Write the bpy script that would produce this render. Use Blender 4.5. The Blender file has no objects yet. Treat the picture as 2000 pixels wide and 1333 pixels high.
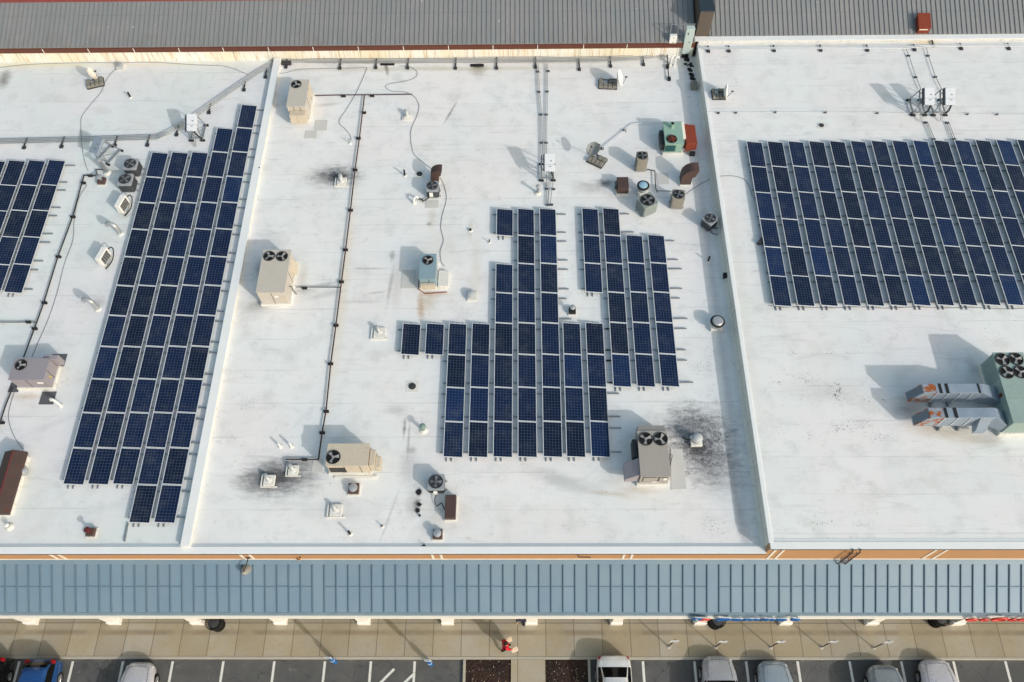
import bpy, math, random
from mathutils import Vector, Matrix
R = math.radians
random.seed(7)
scene = bpy.context.scene
COL = scene.collection

# ------------------------------------------------------------------ camera model (measured from the photograph)
CX, CY = 1000.0, 666.5
VPY = (1010.0, -2354.0)      # where lines running back across the roofs meet
NAD = (1025.0, 1557.0)       # where upright lines meet
FOC = math.sqrt(-((VPY[0]-CX)*(NAD[0]-CX) + (VPY[1]-CY)*(NAD[1]-CY)))
HCAM = 47.0
_y = Vector((VPY[0]-CX, -(VPY[1]-CY), FOC)).normalized()
_z = Vector((-(NAD[0]-CX), (NAD[1]-CY), -FOC)).normalized()
_x = -_y.cross(_z)

def P(px, py, z=0.0):
    """point of the horizontal plane z seen at photo pixel (px, py)"""
    d = Vector((px-CX, -(py-CY), FOC))
    w = Vector((d.dot(_x), d.dot(_y), d.dot(_z)))
    t = (z-HCAM)/w.z
    return Vector((w.x*t, w.y*t, z))

def mpp(px, py, z):
    return abs(P(px+1, py, z).x - P(px, py, z).x)

ZM, ZR = 8.0, 8.85           # middle / left roof, right roof

# ------------------------------------------------------------------ mesh builder
class MB:
    def __init__(self, T=None):
        self.v = []; self.f = []; self.m = []; self.T = T
    def add(self, verts, faces, m=0):
        b = len(self.v)
        for p in verts:
            p = Vector(p)
            self.v.append(self.T @ p if self.T else p)
        for f in faces:
            self.f.append([b+i for i in f]); self.m.append(m)
    def box(self, x0, x1, y0, y1, z0, z1, m=0):
        v = [(x0,y0,z0),(x1,y0,z0),(x1,y1,z0),(x0,y1,z0),(x0,y0,z1),(x1,y0,z1),(x1,y1,z1),(x0,y1,z1)]
        self.add(v, [(3,2,1,0),(4,5,6,7),(0,1,5,4),(1,2,6,5),(2,3,7,6),(3,0,4,7)], m)
    def obox(self, c, s, rz=0, m=0):
        v = []
        for dz in (-.5,.5):
            for dx,dy in ((-.5,-.5),(.5,-.5),(.5,.5),(-.5,.5)):
                x, y = dx*s[0], dy*s[1]
                v.append((c[0]+x*math.cos(rz)-y*math.sin(rz), c[1]+x*math.sin(rz)+y*math.cos(rz), c[2]+dz*s[2]))
        self.add(v, [(3,2,1,0),(4,5,6,7),(0,1,5,4),(1,2,6,5),(2,3,7,6),(3,0,4,7)], m)
    def hexa(self, bot, top, m=0):
        """eight-corner solid: bot and top are 4 points counter-clockwise"""
        self.add(list(bot)+list(top), [(3,2,1,0),(4,5,6,7),(0,1,5,4),(1,2,6,5),(2,3,7,6),(3,0,4,7)], m)
    def prism(self, poly, off, m=0):
        n = len(poly); off = Vector(off)
        v = [Vector(p) for p in poly] + [Vector(p)+off for p in poly]
        self.add(v, [tuple(range(n-1,-1,-1)), tuple(range(n,2*n))] + [(i,(i+1)%n,n+(i+1)%n,n+i) for i in range(n)], m)
    def lathe(self, cx, cy, prof, m=0, n=20):
        """prof: list of (r, z) bottom to top"""
        v = []; f = []
        for r, z in prof:
            for k in range(n):
                a = 2*math.pi*k/n
                v.append((cx+r*math.cos(a), cy+r*math.sin(a), z))
        for i in range(len(prof)-1):
            for k in range(n):
                f.append((i*n+k, i*n+(k+1)%n, (i+1)*n+(k+1)%n, (i+1)*n+k))
        f.append(tuple(range(n-1,-1,-1)))
        f.append(tuple((len(prof)-1)*n+k for k in range(n)))
        self.add(v, f, m)
    def cyl(self, cx, cy, z0, z1, r, m=0, n=20):
        self.lathe(cx, cy, [(r,z0),(r,z1)], m, n)
    def ring(self, cx, cy, z, Rr, r, m=0, n=24, k=6):
        v = []; f = []
        for i in range(n):
            a = 2*math.pi*i/n
            for j in range(k):
                b = 2*math.pi*j/k
                q = Rr + r*math.cos(b)
                v.append((cx+q*math.cos(a), cy+q*math.sin(a), z+r*math.sin(b)))
        for i in range(n):
            for j in range(k):
                f.append((i*k+j, ((i+1)%n)*k+j, ((i+1)%n)*k+(j+1)%k, i*k+(j+1)%k))
        self.add(v, f, m)
    def tube(self, pts, r, m=0, n=8):
        pts = [Vector(p) for p in pts]
        rings = []
        up0 = Vector((0,0,1))
        for i, p in enumerate(pts):
            a = pts[max(i-1,0)]; b = pts[min(i+1,len(pts)-1)]
            t = (b-a).normalized()
            u = t.cross(up0)
            if u.length < .05: u = t.cross(Vector((0,1,0)))
            u.normalize(); w = u.cross(t).normalized()
            rr = r[i] if isinstance(r,(list,tuple)) else r
            rings.append([p + u*rr*math.cos(2*math.pi*k/n) + w*rr*math.sin(2*math.pi*k/n) for k in range(n)])
        # keep the rings aligned
        for i in range(1, len(rings)):
            best = min(range(n), key=lambda s: sum((rings[i][(k+s)%n]-pts[i]-(rings[i-1][k]-pts[i-1])).length for k in range(n)))
            rings[i] = [rings[i][(k+best)%n] for k in range(n)]
        v = [q for rg in rings for q in rg]; f = []
        for i in range(len(pts)-1):
            for k in range(n):
                f.append((i*n+(k+1)%n, i*n+k, (i+1)*n+k, (i+1)*n+(k+1)%n))
        f.append(tuple(range(n))); f.append(tuple((len(pts)-1)*n+k for k in range(n-1,-1,-1)))
        self.add(v, f, m)
    def build(self, name, mats, parent=None, bevel=0, smooth=True):
        me = bpy.data.meshes.new(name)
        off = Vector(parent.location) if parent else Vector((0,0,0))
        if parent and parent.parent: off += Vector(parent.parent.location)
        me.from_pydata([tuple(p-off) for p in self.v], [], self.f)
        if not isinstance(mats,(list,tuple)): mats = [mats]
        for mt in mats: me.materials.append(mt)
        me.polygons.foreach_set('material_index', self.m)
        if smooth:
            me.polygons.foreach_set('use_smooth', [True]*len(self.f))
            me.set_sharp_from_angle(angle=R(35))
        me.update()
        o = bpy.data.objects.new(name, me); COL.objects.link(o)
        if parent: o.parent = parent
        if bevel:
            b = o.modifiers.new('bevel','BEVEL'); b.width = bevel; b.segments = 2; b.limit_method = 'ANGLE'
        return o

def thing(name, label, cat, loc=(0,0,0), group=None):
    o = bpy.data.objects.new(name, None); COL.objects.link(o)
    o.empty_display_size = .2
    o.location = Vector(loc); o['label'] = label; o['category'] = cat
    if group: o['group'] = group
    return o
def tag(o, label, cat, group=None):
    o['label'] = label; o['category'] = cat
    if group: o['group'] = group
    return o
def struct(o, label=None):
    o['kind'] = 'structure'
    if label: o['label'] = label
    return o
def smooth_path(pts, per=6):
    pts = [Vector(p) for p in pts]; out = []
    for i in range(len(pts)-1):
        p0 = pts[max(i-1,0)]; p1 = pts[i]; p2 = pts[i+1]; p3 = pts[min(i+2,len(pts)-1)]
        for k in range(per):
            t = k/per
            out.append(.5*((2*p1)+(p2-p0)*t+(2*p0-5*p1+4*p2-p3)*t*t+(3*p1-p0-3*p2+p3)*t*t*t))
    out.append(pts[-1]); return out

# ------------------------------------------------------------------ materials
def lin(c):
    return tuple(((x/255)/12.92 if x/255 <= .04045 else ((x/255+.055)/1.055)**2.4) for x in c) + (1.0,)
class NT:
    def __init__(self, name):
        self.mat = bpy.data.materials.new(name); self.mat.use_nodes = True
        self.t = self.mat.node_tree; self.b = self.t.nodes['Principled BSDF']
    def n(self, typ, **kw):
        nd = self.t.nodes.new(typ)
        for k, v in kw.items():
            if k.startswith('i_'):
                nd.inputs[k[2:].replace('_',' ')].default_value = v
            else: setattr(nd, k, v)
        return nd
    def link(self, a, b): self.t.links.new(a, b)
    def math(self, op, a, b=None, c=None, clamp=False):
        nd = self.t.nodes.new('ShaderNodeMath'); nd.operation = op; nd.use_clamp = clamp
        for i, x in enumerate((a, b, c)):
            if x is None: continue
            if isinstance(x,(int,float)): nd.inputs[i].default_value = x
            else: self.link(x, nd.inputs[i])
        return nd.outputs[0]
    def mix(self, fac, a, b, mode='MIX'):
        nd = self.t.nodes.new('ShaderNodeMix'); nd.data_type = 'RGBA'; nd.blend_type = mode
        for s, x in ((nd.inputs[0],fac),(nd.inputs[6],a),(nd.inputs[7],b)):
            if isinstance(x,(int,float,tuple)): s.default_value = x
            else: self.link(x, s)
        return nd.outputs[2]
    def noise(self, vec, scale, detail=4, rough=.55, dist=0):
        nd = self.n('ShaderNodeTexNoise'); nd.inputs['Scale'].default_value = scale
        nd.inputs['Detail'].default_value = detail; nd.inputs['Roughness'].default_value = rough
        nd.inputs['Distortion'].default_value = dist
        if vec is not None: self.link(vec, nd.inputs['Vector'])
        return nd.outputs[0]
    def ramp(self, v, a, b):
        nd = self.n('ShaderNodeMapRange'); nd.clamp = True; nd.interpolation_type = 'SMOOTHSTEP'
        self.link(v, nd.inputs[0]); nd.inputs[1].default_value = a; nd.inputs[2].default_value = b
        return nd.outputs[0]
    def vmap(self, vec, loc=(0,0,0), rot=(0,0,0), sc=(1,1,1)):
        nd = self.n('ShaderNodeMapping'); self.link(vec, nd.inputs[0])
        nd.inputs[1].default_value = loc; nd.inputs[2].default_value = rot; nd.inputs[3].default_value = sc
        return nd.outputs[0]
def mat(name, rgb, rough=.6, metal=0, var=.10, scale=2.5, rust=None, rust_amt=.0, bump=0, spec=.4, dirt=None):
    N = NT(name); geo = N.n('ShaderNodeNewGeometry'); pos = geo.outputs['Position']
    base = lin(rgb)
    n1 = N.noise(pos, scale, 6); n2 = N.noise(pos, scale*9, 3)
    k = N.math('ADD', N.math('MULTIPLY', N.math('SUBTRACT', n1, .5), 2.2*var), N.math('MULTIPLY', N.math('SUBTRACT', n2, .5), 1.1*var))
    k = N.math('ADD', k, 1.0)
    col = N.n('ShaderNodeVectorMath', operation='SCALE'); col.inputs[0].default_value = base[:3]; N.link(k, col.inputs[3])
    c = col.outputs[0]
    if rust:
        nr = N.noise(pos, 3.2, 7, .65); mask = N.ramp(nr, .62-rust_amt, .70-rust_amt)
        c = N.mix(mask, c, lin(rust))
    if dirt:
        nd = N.noise(N.vmap(pos, sc=(6,6,.5)), 1.5, 5); c = N.mix(N.math('MULTIPLY', N.ramp(nd,.5,.75), .55), c, lin(dirt))
    N.link(c, N.b.inputs['Base Color'])
    N.b.inputs['Roughness'].default_value = rough; N.b.inputs['Metallic'].default_value = metal
    N.b.inputs['Specular IOR Level'].default_value = spec
    rr = N.math('ADD', N.math('MULTIPLY', N.math('SUBTRACT', n1, .5), .3), rough, clamp=True); N.link(rr, N.b.inputs['Roughness'])
    if bump:
        bp = N.n('ShaderNodeBump'); bp.inputs['Strength'].default_value = bump; bp.inputs['Distance'].default_value = .02
        N.link(n2, bp.inputs['Height']); N.link(bp.outputs[0], N.b.inputs['Normal'])
    return N.mat

M = {}
M['white'] = mat('white_painted_metal', (226,226,224), .5, 0, .06)
M['whitecurb'] = mat('white_roof_coating', (216,216,212), .75, 0, .12, 3, dirt=(166,160,146))
M['cap'] = mat('white_coping', (228,231,233), .45, 0, .05, 1.5)
M['alu'] = mat('aluminium', (202,208,216), .45, .12, .05)
M['galv'] = mat('galvanised_steel', (146,152,158), .42, .55, .14, 2)
M['galvduct'] = mat('galvanised_duct_sheet', (146,160,176), .5, .3, .18, 2.2)
M['rustduct'] = mat('rusted_duct_sheet', (146,160,174), .6, .2, .18, 2.2, rust=(158,88,40), rust_amt=.15)
M['silver'] = mat('silver_sheet', (176,180,185), .38, .45, .10, 3)
M['black'] = mat('black_rubber', (30,30,32), .7, 0, .2)
M['dark'] = mat('dark_grey_metal', (58,60,64), .6, .1, .18)
M['fandark'] = mat('fan_well_black', (14,15,16), .8, 0, .2)
M['blade'] = mat('fan_blade_grey', (148,148,150), .5, .1, .12)
M['tan'] = mat('tan_cabinet_paint', (196,186,170), .55, 0, .07, 1.2, dirt=(170,150,125))
M['tangrey'] = mat('grey_beige_cabinet_paint', (190,184,176), .55, 0, .07, 1.2)
M['rtugrey'] = mat('mauve_grey_cabinet_paint', (146,141,149), .55, 0, .08, 1.2)
M['rtutaupe'] = mat('taupe_cabinet_paint', (160,155,150), .55, 0, .07, 1.2)
M['bluegrey'] = mat('blue_grey_cabinet_paint', (134,158,170), .5, .05, .10, 1.5, rust=(150,116,72), rust_amt=-.02)
M['green'] = mat('sea_green_cabinet_paint', (140,172,160), .55, 0, .08, 1.5)
M['teal'] = mat('dark_teal_coil', (36,84,88), .6, .1, .2, 6)
M['sage'] = mat('sage_cabinet_paint', (146,166,162), .55, 0, .10, 1.2, dirt=(128,142,136))
M['palegreen'] = mat('pale_green_switchgear', (178,194,194), .45, 0, .06, 1)
M['rustred'] = mat('rust_red_sheet', (122,52,34), .75, 0, .22, 2.5, rust=(160,100,50), rust_amt=-.03)
M['brown'] = mat('brown_painted_metal', (84,66,62), .6, 0, .16, 2)
M['brownrust'] = mat('weathered_brown_metal', (76,60,57), .65, .05, .16, 1.5, rust=(96,50,42), rust_amt=.03)
M['brownpipe'] = mat('dark_gas_pipe', (70,50,48), .6, .1, .2, 3)
M['dkpipe'] = mat('black_gas_pipe', (48,48,50), .6, .1, .2, 3)
M['condbody'] = mat('condenser_louvre_grey', (84,90,98), .6, .1, .12, 4)
M['condtop'] = mat('condenser_top_grey', (154,160,168), .5, .1, .10, 3)
M['condtan'] = mat('condenser_tan_grey', (146,142,134), .55, .05, .10, 3)
M['condsage'] = mat('condenser_sage_grey', (140,150,148), .55, .05, .10, 3)
M['inv'] = mat('inverter_lavender_white', (206,212,222), .4, 0, .04)
M['concrete'] = mat('concrete_block', (132,130,122), .85, 0, .25, 6, bump=.4)
M['padlight'] = mat('light_grey_walk_pad', (196,196,194), .8, 0, .06)
M['paddark'] = mat('dark_grey_walk_pad', (88,90,96), .85, 0, .10)
M['dishgrey'] = mat('grey_mesh_dish', (150,152,150), .6, .1, .15, 5)
M['dishyellow'] = mat('weathered_cream_dish', (216,212,204), .55, 0, .10, 3, rust=(214,176,96), rust_amt=.06)
M['cable'] = mat('grey_cable', (110,112,118), .6, 0, .1)
M['blade2'] = mat('condenser_blade', (112,118,126), .5, .1, .12)
M['ventgrey'] = mat('weathered_vent_grey', (186,190,192), .55, .1, .10, 4)
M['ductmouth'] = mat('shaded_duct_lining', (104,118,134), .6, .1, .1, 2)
M['greenvent'] = mat('verdigris_vent', (128,150,142), .6, .1, .12)
M['maroon'] = mat('maroon_vent', (92,36,38), .6, 0, .15)
M['bluecap'] = mat('pale_blue_fan_cap', (150,184,206), .4, .1, .06)
M['tyre'] = mat('tyre_rubber', (24,24,25), .85, 0, .1)
M['rim'] = mat('alloy_rim', (170,172,176), .35, .7, .1)
M['redlight'] = mat('red_lamp_lens', (150,18,24), .2, 0, .1)
M['clearlight'] = mat('headlamp_lens', (196,202,208), .12, .1, .08)
M['glass'] = mat('car_glass', (14,17,19), .12, 0, .1, spec=.22)
M['signwhite'] = mat('sign_white', (226,228,228), .4, 0, .04)
M['signblue'] = mat('sign_blue', (34,100,168), .45, 0, .08)
M['signred'] = mat('sign_red', (206,66,54), .45, 0, .08)
M['brownwall'] = mat('dark_brown_wall', (92,84,78), .8, 0, .06, .8)
M['navycap'] = mat('slate_blue_coping', (48,60,72), .5, .2, .08)
M['orange'] = mat('terracotta_stucco', (186,142,102), .85, 0, .07, 1.2, bump=.15)
M['creamtrim'] = mat('cream_trim', (238,232,220), .55, 0, .05)
M['creamcol'] = mat('white_column_paint', (238,236,232), .6, 0, .05)
M['gutter'] = mat('brown_gutter', (98,58,46), .5, .1, .16, 2)
M['ridge'] = mat('red_brown_ridge', (140,70,66), .7, 0, .2, 3)
def carpaint(name, rgb):
    m = mat(name, rgb, .28, .25, .03); b = m.node_tree.nodes['Principled BSDF']
    b.inputs['Coat Weight'].default_value = .5; b.inputs['Coat Roughness'].default_value = .08
    return m

def roof_material(name, stains, cool=(224,231,230), warm=(226,227,227), seam_y=0, seam=1.86, speck=.5):
    N = NT(name); geo = N.n('ShaderNodeNewGeometry'); pos = geo.outputs['Position']
    sep = N.n('ShaderNodeSeparateXYZ'); N.link(pos, sep.inputs[0])
    big = N.noise(pos, .22, 5, .6); c = N.mix(N.ramp(big,.38,.62), lin(cool), lin(warm))
    med = N.noise(pos, 1.1, 7, .65); c = N.mix(N.math('MULTIPLY', N.ramp(med,.46,.76), .42), c, lin((186,190,192)))
    # brushed coating marks running both ways
    br = N.noise(N.vmap(pos, sc=(.6,7,1)), 1.0, 4); br2 = N.noise(N.vmap(pos, sc=(7,.5,1)), 1.0, 4)
    c = N.mix(N.math('MULTIPLY', N.ramp(br,.56,.74), .16), c, lin((192,196,198)))
    c = N.mix(N.math('MULTIPLY', N.ramp(br2,.58,.74), .12), c, lin((240,242,242)))
    # lap seams of the sheets
    wob = N.math('MULTIPLY', N.math('SUBTRACT', N.noise(pos, .5, 2), .5), .12)
    fr = N.math('FRACT', N.math('DIVIDE', N.math('ADD', N.math('SUBTRACT', sep.outputs[1], seam_y), wob), seam))
    d = N.math('MULTIPLY', N.math('MINIMUM', fr, N.math('SUBTRACT', 1.0, fr)), seam)
    ln = N.math('SUBTRACT', 1.0, N.ramp(d, .010, .045))
    ln = N.math('MULTIPLY', ln, N.math('MULTIPLY', N.ramp(N.noise(N.vmap(pos, sc=(.3,1,1)), 1.3, 3), .35, .65), .30))
    c = N.mix(ln, c, lin((150,154,156)))
    # wandering dark specks
    sp = N.ramp(N.noise(pos, 13, 2, .5), .66, .72); pm = N.ramp(N.noise(pos, .35, 3), .55, .68)
    c = N.mix(N.math('MULTIPLY', N.math('MULTIPLY', sp, pm), speck), c, lin((120,122,124)))
    # sheet to sheet tone, ponding outlines and scuffed trails
    cx_ = N.math('FLOOR', N.math('ADD', N.math('DIVIDE', sep.outputs[0], 3.1), N.math('MULTIPLY', N.math('FLOOR', N.math('DIVIDE', N.math('SUBTRACT', sep.outputs[1], seam_y), seam)), .37)))
    cy_ = N.math('FLOOR', N.math('DIVIDE', N.math('SUBTRACT', sep.outputs[1], seam_y), seam))
    wn = N.n('ShaderNodeTexWhiteNoise'); wn.noise_dimensions = '2D'; cmb = N.n('ShaderNodeCombineXYZ'); N.link(cx_, cmb.inputs[0]); N.link(cy_, cmb.inputs[1]); N.link(cmb.outputs[0], wn.inputs['Vector'])
    c = N.mix(N.math('MULTIPLY', wn.outputs[0], .22), c, lin((206,209,210)))
    pond = N.noise(pos, .55, 5, .6, .4); rg = N.math('SUBTRACT', 1.0, N.ramp(N.math('ABSOLUTE', N.math('SUBTRACT', pond, .585)), .0, .012))
    c = N.mix(N.math('MULTIPLY', N.math('MULTIPLY', rg, N.ramp(N.noise(pos, 2.0, 4), .45, .7)), .35), c, lin((176,170,158)))
    c = N.mix(N.math('MULTIPLY', N.ramp(pond, .585, .66), .22), c, lin((200,200,196)))
    tr_ = N.noise(N.vmap(pos, rot=(0,0,.5), sc=(.35,2.2,1)), 1.1, 7, .7, .8); c = N.mix(N.math('MULTIPLY', N.ramp(tr_, .54, .72), .30), c, lin((164,165,166)))
    spot = N.ramp(N.noise(pos, 2.3, 2, .4), .715, .75); c = N.mix(N.math('MULTIPLY', spot, .14), c, lin((150,146,138)))
    fine = N.noise(N.vmap(pos, sc=(.65,2.0,1)), 2.2, 8, .68, .3)
    grit = N.noise(pos, 6.0, 7, .75, .4)
    dots = N.math('MULTIPLY', N.ramp(N.noise(pos, 11, 2, .5), .60, .66), N.ramp(N.noise(pos, 1.1, 4), .42, .62))
    scr = N.ramp(N.noise(N.vmap(pos, sc=(1,1,1)), 5.0, 8, .75, 1.5), .42, .62)
    for (x, y, rx, ry, s, colr, rot, hard) in stains:
        p = N.vmap(pos, loc=(0,0,0)); v = N.n('ShaderNodeVectorMath', operation='SUBTRACT'); N.link(p, v.inputs[0]); v.inputs[1].default_value = (x, y, 0)
        q = N.vmap(v.outputs[0], rot=(0,0,-R(rot)), sc=(1,1,0)); q2 = N.vmap(q, sc=(1/rx,1/ry,0))
        ln_ = N.n('ShaderNodeVectorMath', operation='LENGTH'); N.link(q2, ln_.inputs[0])
        dd = N.math('ADD', ln_.outputs['Value'], N.math('MULTIPLY', N.math('SUBTRACT', fine, .5), 1.15))
        if hard < 0:
            a = N.math('MULTIPLY', N.math('MULTIPLY', N.math('SUBTRACT', 1.0, N.ramp(ln_.outputs['Value'], .3, 1.0)), dots), s)
            c = N.mix(a, c, lin(colr)); continue
        a = N.math('SUBTRACT', 1.0, N.ramp(dd, hard-.35, 1.05))
        a = N.math('MULTIPLY', N.math('MULTIPLY', a, s), N.math('ADD', N.math('MULTIPLY', scr if hard >= .4 else N.ramp(grit,.3,.6), .65 if hard >= .4 else .3), .35 if hard >= .4 else .7))
        c = N.mix(a, c, lin(colr))
    N.link(c, N.b.inputs['Base Color']); N.b.inputs['Roughness'].default_value = .75
    N.b.inputs['Specular IOR Level'].default_value = .25
    bp = N.n('ShaderNodeBump'); bp.inputs['Strength'].default_value = .25; bp.inputs['Distance'].default_value = .03
    N.link(N.math('ADD', med, N.math('MULTIPLY', ln, -.6)), bp.inputs['Height']); N.link(bp.outputs[0], N.b.inputs['Normal'])
    return N.mat

def panel_material():
    N = NT('solar_cells'); tc = N.n('ShaderNodeTexCoord'); oi = N.n('ShaderNodeObjectInfo')
    sep = N.n('ShaderNodeSeparateXYZ'); N.link(tc.outputs['Object'], sep.inputs[0])
    def grid(sock, size, w, off=0):
        fr = N.math('FRACT', N.math('DIVIDE', N.math('ADD', sock, off), size))
        d = N.math('MULTIPLY', N.math('MINIMUM', fr, N.math('SUBTRACT', 1.0, fr)), size)
        return N.math('SUBTRACT', 1.0, N.ramp(d, w*.5, w))
    gx = grid(sep.outputs[0], .1517, .0085, -.03); gy = grid(sep.outputs[1], .1535, .0085, -.0165+1.88)
    bus = grid(sep.outputs[0], .0506, .0035, -.03+.0253)
    rnd = oi.outputs['Random']
    base = N.mix(N.ramp(rnd, .0, .8), lin((8,16,34)), lin((10,25,55)))
    base = N.mix(N.ramp(rnd, .86, .99), base, lin((11,36,76)))
    # crystal flecks, different in every cell
    geo = N.n('ShaderNodeNewGeometry')
    vor = N.n('ShaderNodeTexVoronoi'); vor.inputs['Scale'].default_value = 26; N.link(geo.outputs['Position'], vor.inputs['Vector'])
    sv = N.n('ShaderNodeSeparateColor'); N.link(vor.outputs['Color'], sv.inputs[0])
    base = N.mix(N.math('MULTIPLY', sv.outputs[0], .28), base, lin((18,34,68)))
    base = N.mix(N.math('MULTIPLY', bus, .15), base, lin((110,124,156)))
    c = N.mix(N.math('MULTIPLY', N.math('MAXIMUM', gx, gy), .42), base, lin((96,116,146)))
    dust = N.ramp(N.noise(geo.outputs['Position'], 1.4, 6, .7), .45, .8); c = N.mix(N.math('MULTIPLY', dust, .16), c, lin((120,124,128)))
    N.link(c, N.b.inputs['Base Color']); N.b.inputs['Roughness'].default_value = .2
    N.b.inputs['Specular IOR Level'].default_value = .14
    return N.mat
M['cells'] = panel_material()
SKY, SUN, EXPO = 0.15, 2.0, 0.13
# ================================================================== SETTING
XL, XRT = -46.0, 48.0
YF = 9.95                     # front wall plane
XP0, XP1 = -15.98, -15.58     # low dividing kerb between left and middle roof
XS = 11.20                    # step up to the right roof

def S(px, py, rx, ry, s, col, rot=0, hard=.35, z=ZM):
    p = P(px, py, z); return (p.x, p.y, rx, ry, s, col, rot, hard)
GR, BK, TN, YL, BL = (96,96,98), (34,33,32), (176,158,128), (214,204,164), (168,174,184)
st_left = [S(8,155,.6,1.2,.8,(110,108,104)), S(60,128,5,.35,.6,YL), S(300,126,8,.25,.35,YL), S(50,775,1.0,.3,.5,TN), S(110,740,.5,1.0,.3,TN),
           S(45,925,.5,1.6,.5,(214,204,180)), S(190,590,.7,.5,.35,GR), S(240,420,.6,.5,.3,GR), S(225,330,1.1,.6,.35,(176,170,150)),
           S(180,1045,.6,.5,.4,(200,190,165)), S(150,900,3.0,.5,.25,BL,20), S(100,830,2.5,.3,.25,BL,25), S(240,985,2,.3,.2,BL,10)]
st_mid_shade = [S(672,560,.40,10,.34,(222,204,170)), S(505,560,.8,1.8,.8,(110,112,114),0,-1), S(900,640,2.6,2.0,.5,(128,130,132),0,-1), S(1440,1030,2.4,.9,.8,(96,98,100),0,-1), S(470,800,1.2,3.4,.5,(128,130,132),0,-1), S(1380,720,1.6,3.0,.6,(120,122,124),0,-1), S(860,480,2.4,2.4,.16,TN), S(930,520,.5,3.4,.22,TN), S(500,600,1.6,.9,.4,(150,148,144)), S(590,540,.5,1.3,.4,(170,166,158)), S(640,575,1.6,.3,.4,(150,150,150),14), S(700,590,1.8,.16,.35,(150,150,150)), S(775,560,.45,2.4,.3,(160,158,154)), S(800,910,.6,1.6,.35,(140,140,140)), S(870,1000,1.6,1.2,.2,TN), S(660,346,2.1,1.15,.55,(110,110,116)), S(655,343,1.6,.9,1.0,(50,50,54),0,.4), S(662,348,.8,.5,.9,(44,44,46)), S(650,345,2.2,1.3,.35,GR), S(548,930,2.7,1.6,.6,(124,126,132)), S(545,932,2.2,1.2,.9,(70,70,74)), S(545,935,1.0,.6,.6,(66,66,68)), S(500,945,1.4,.9,.5,GR), S(590,905,1.2,.5,.55,GR),
          S(1368,865,2.3,2.6,.75,(122,126,134),0,.5), S(1368,862,2.2,2.5,1.0,(70,74,82),0,.5), S(1340,835,1.6,1.2,.9,(84,88,96),0,.42), S(1390,900,1.5,1.6,.7,(96,100,108),0,.42), S(1330,830,2.6,1.4,.5,(120,124,130)), S(1362,875,.9,.9,.9,(48,50,54)), S(1400,930,2.0,1.6,.35,GR),
          S(1100,940,2.6,.6,.35,GR,-18), S(1195,965,1.6,.22,.45,TN,-8), S(1250,958,1.6,.3,.4,TN,0),
          S(1183,358,.8,.4,.85,(84,86,92)), S(1160,365,1.6,.7,.35,GR),
          S(508,525,.5,.9,.5,GR), S(510,595,.9,.4,.4,GR), S(590,570,1.1,.35,.35,GR), S(640,555,1.4,.18,.30,GR,12), S(720,525,1.5,.10,.4,GR), S(665,535,.12,.8,.3,GR),
          S(762,560,.16,1.9,.42,GR,-4), S(766,500,.22,.6,.55,(110,108,104)), S(735,572,.9,.10,.4,GR,8),
          S(880,220,.12,1.3,.75,(104,104,104),-22), S(893,190,.35,.8,.22,GR,-20),
          S(932,130,.5,.30,1.0,BK), S(935,137,.9,.7,.5,(110,100,84)), S(755,135,.18,.8,.8,BK,12), S(860,135,14,.28,.5,(168,166,140)), S(720,122,4,.2,.5,(120,122,110)), S(1100,120,7,.25,.55,(130,132,116)), S(560,125,.5,.25,.9,(60,58,50)),
          S(818,962,.22,.35,1.0,BK), S(815,985,.26,.45,.9,(70,62,52)), S(816,999,.18,.18,1.0,BK), S(806,985,.5,1.2,.3,GR), S(798,860,.12,1.4,.5,GR), S(790,835,.12,.8,.8,(100,100,100)), S(775,800,.9,.4,.3,GR), S(805,880,.35,.25,.5,GR),
          S(1412,700,.35,30,.42,(150,156,166)), S(1435,960,.3,4,.5,(120,126,136),2),  # step wall shading painted into the roof colour, together with blue-grey dirt
          S(822,600,.3,1.2,.75,(170,140,96),4), S(835,590,.6,1.2,.45,TN), S(820,545,.7,1.0,.4,TN), S(850,575,1.3,.25,.5,TN),
          S(918,450,.22,1.1,.35,TN), S(843,430,.35,1.2,.28,TN), S(838,438,.25,.22,.6,(90,86,78)), S(605,215,.8,.9,.4,(206,198,180)), S(640,205,1.3,.25,.3,GR,10),
          S(660,1000,2.6,.8,.35,(180,182,188)), S(760,1010,.1,2.2,.25,GR,-16), S(1300,930,1.6,.5,.4,TN), S(1000,1070,18,.12,.5,(150,154,158)), S(700,895,.9,1.6,.25,(214,206,190)), S(370,1040,.5,1.0,.4,(206,200,188))]
st_right = [S(1600,750,3.6,1.3,.95,(92,94,96),0,-1,ZR), S(1690,775,2.4,.6,.95,(84,86,88),0,-1,ZR), S(1640,845,4.0,.9,.8,(96,98,100),0,-1,ZR), S(1600,690,3.4,.25,.8,(96,98,100),0,-1,ZR), S(1620,1060,5.0,.35,.95,(80,82,84),0,-1,ZR), S(1620,1022,3.0,.2,.9,(90,92,94),0,-1,ZR), S(1460,700,.6,8,.22,(196,186,172),0,.2,ZR), S(1770,800,1.4,.9,.7,(120,122,124),0,.1,ZR), S(1850,845,2.6,.55,.8,(186,176,158),-6,.2,ZR), S(1910,860,1.9,.4,.6,(200,192,176),0,.2,ZR), S(1605,246,.5,.35,.7,(120,118,112),0,.1,ZR),
            S(1805,82,1.3,.35,.8,(226,198,140),0,.2,ZR), S(1680,88,16,.16,.5,(180,178,164),0,.2,ZR), S(1440,500,.5,9,.2,(200,190,176),0,.2,ZR), S(1620,765,3.2,1.0,.22,GR,0,.2,ZR), S(1930,860,1,.8,.4,(150,150,150),0,.2,ZR), S(1700,1062,8,.14,.5,(140,142,146),0,.2,ZR), S(1900,718,.4,1.0,.45,(160,150,148),0,.2,ZR)]
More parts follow.
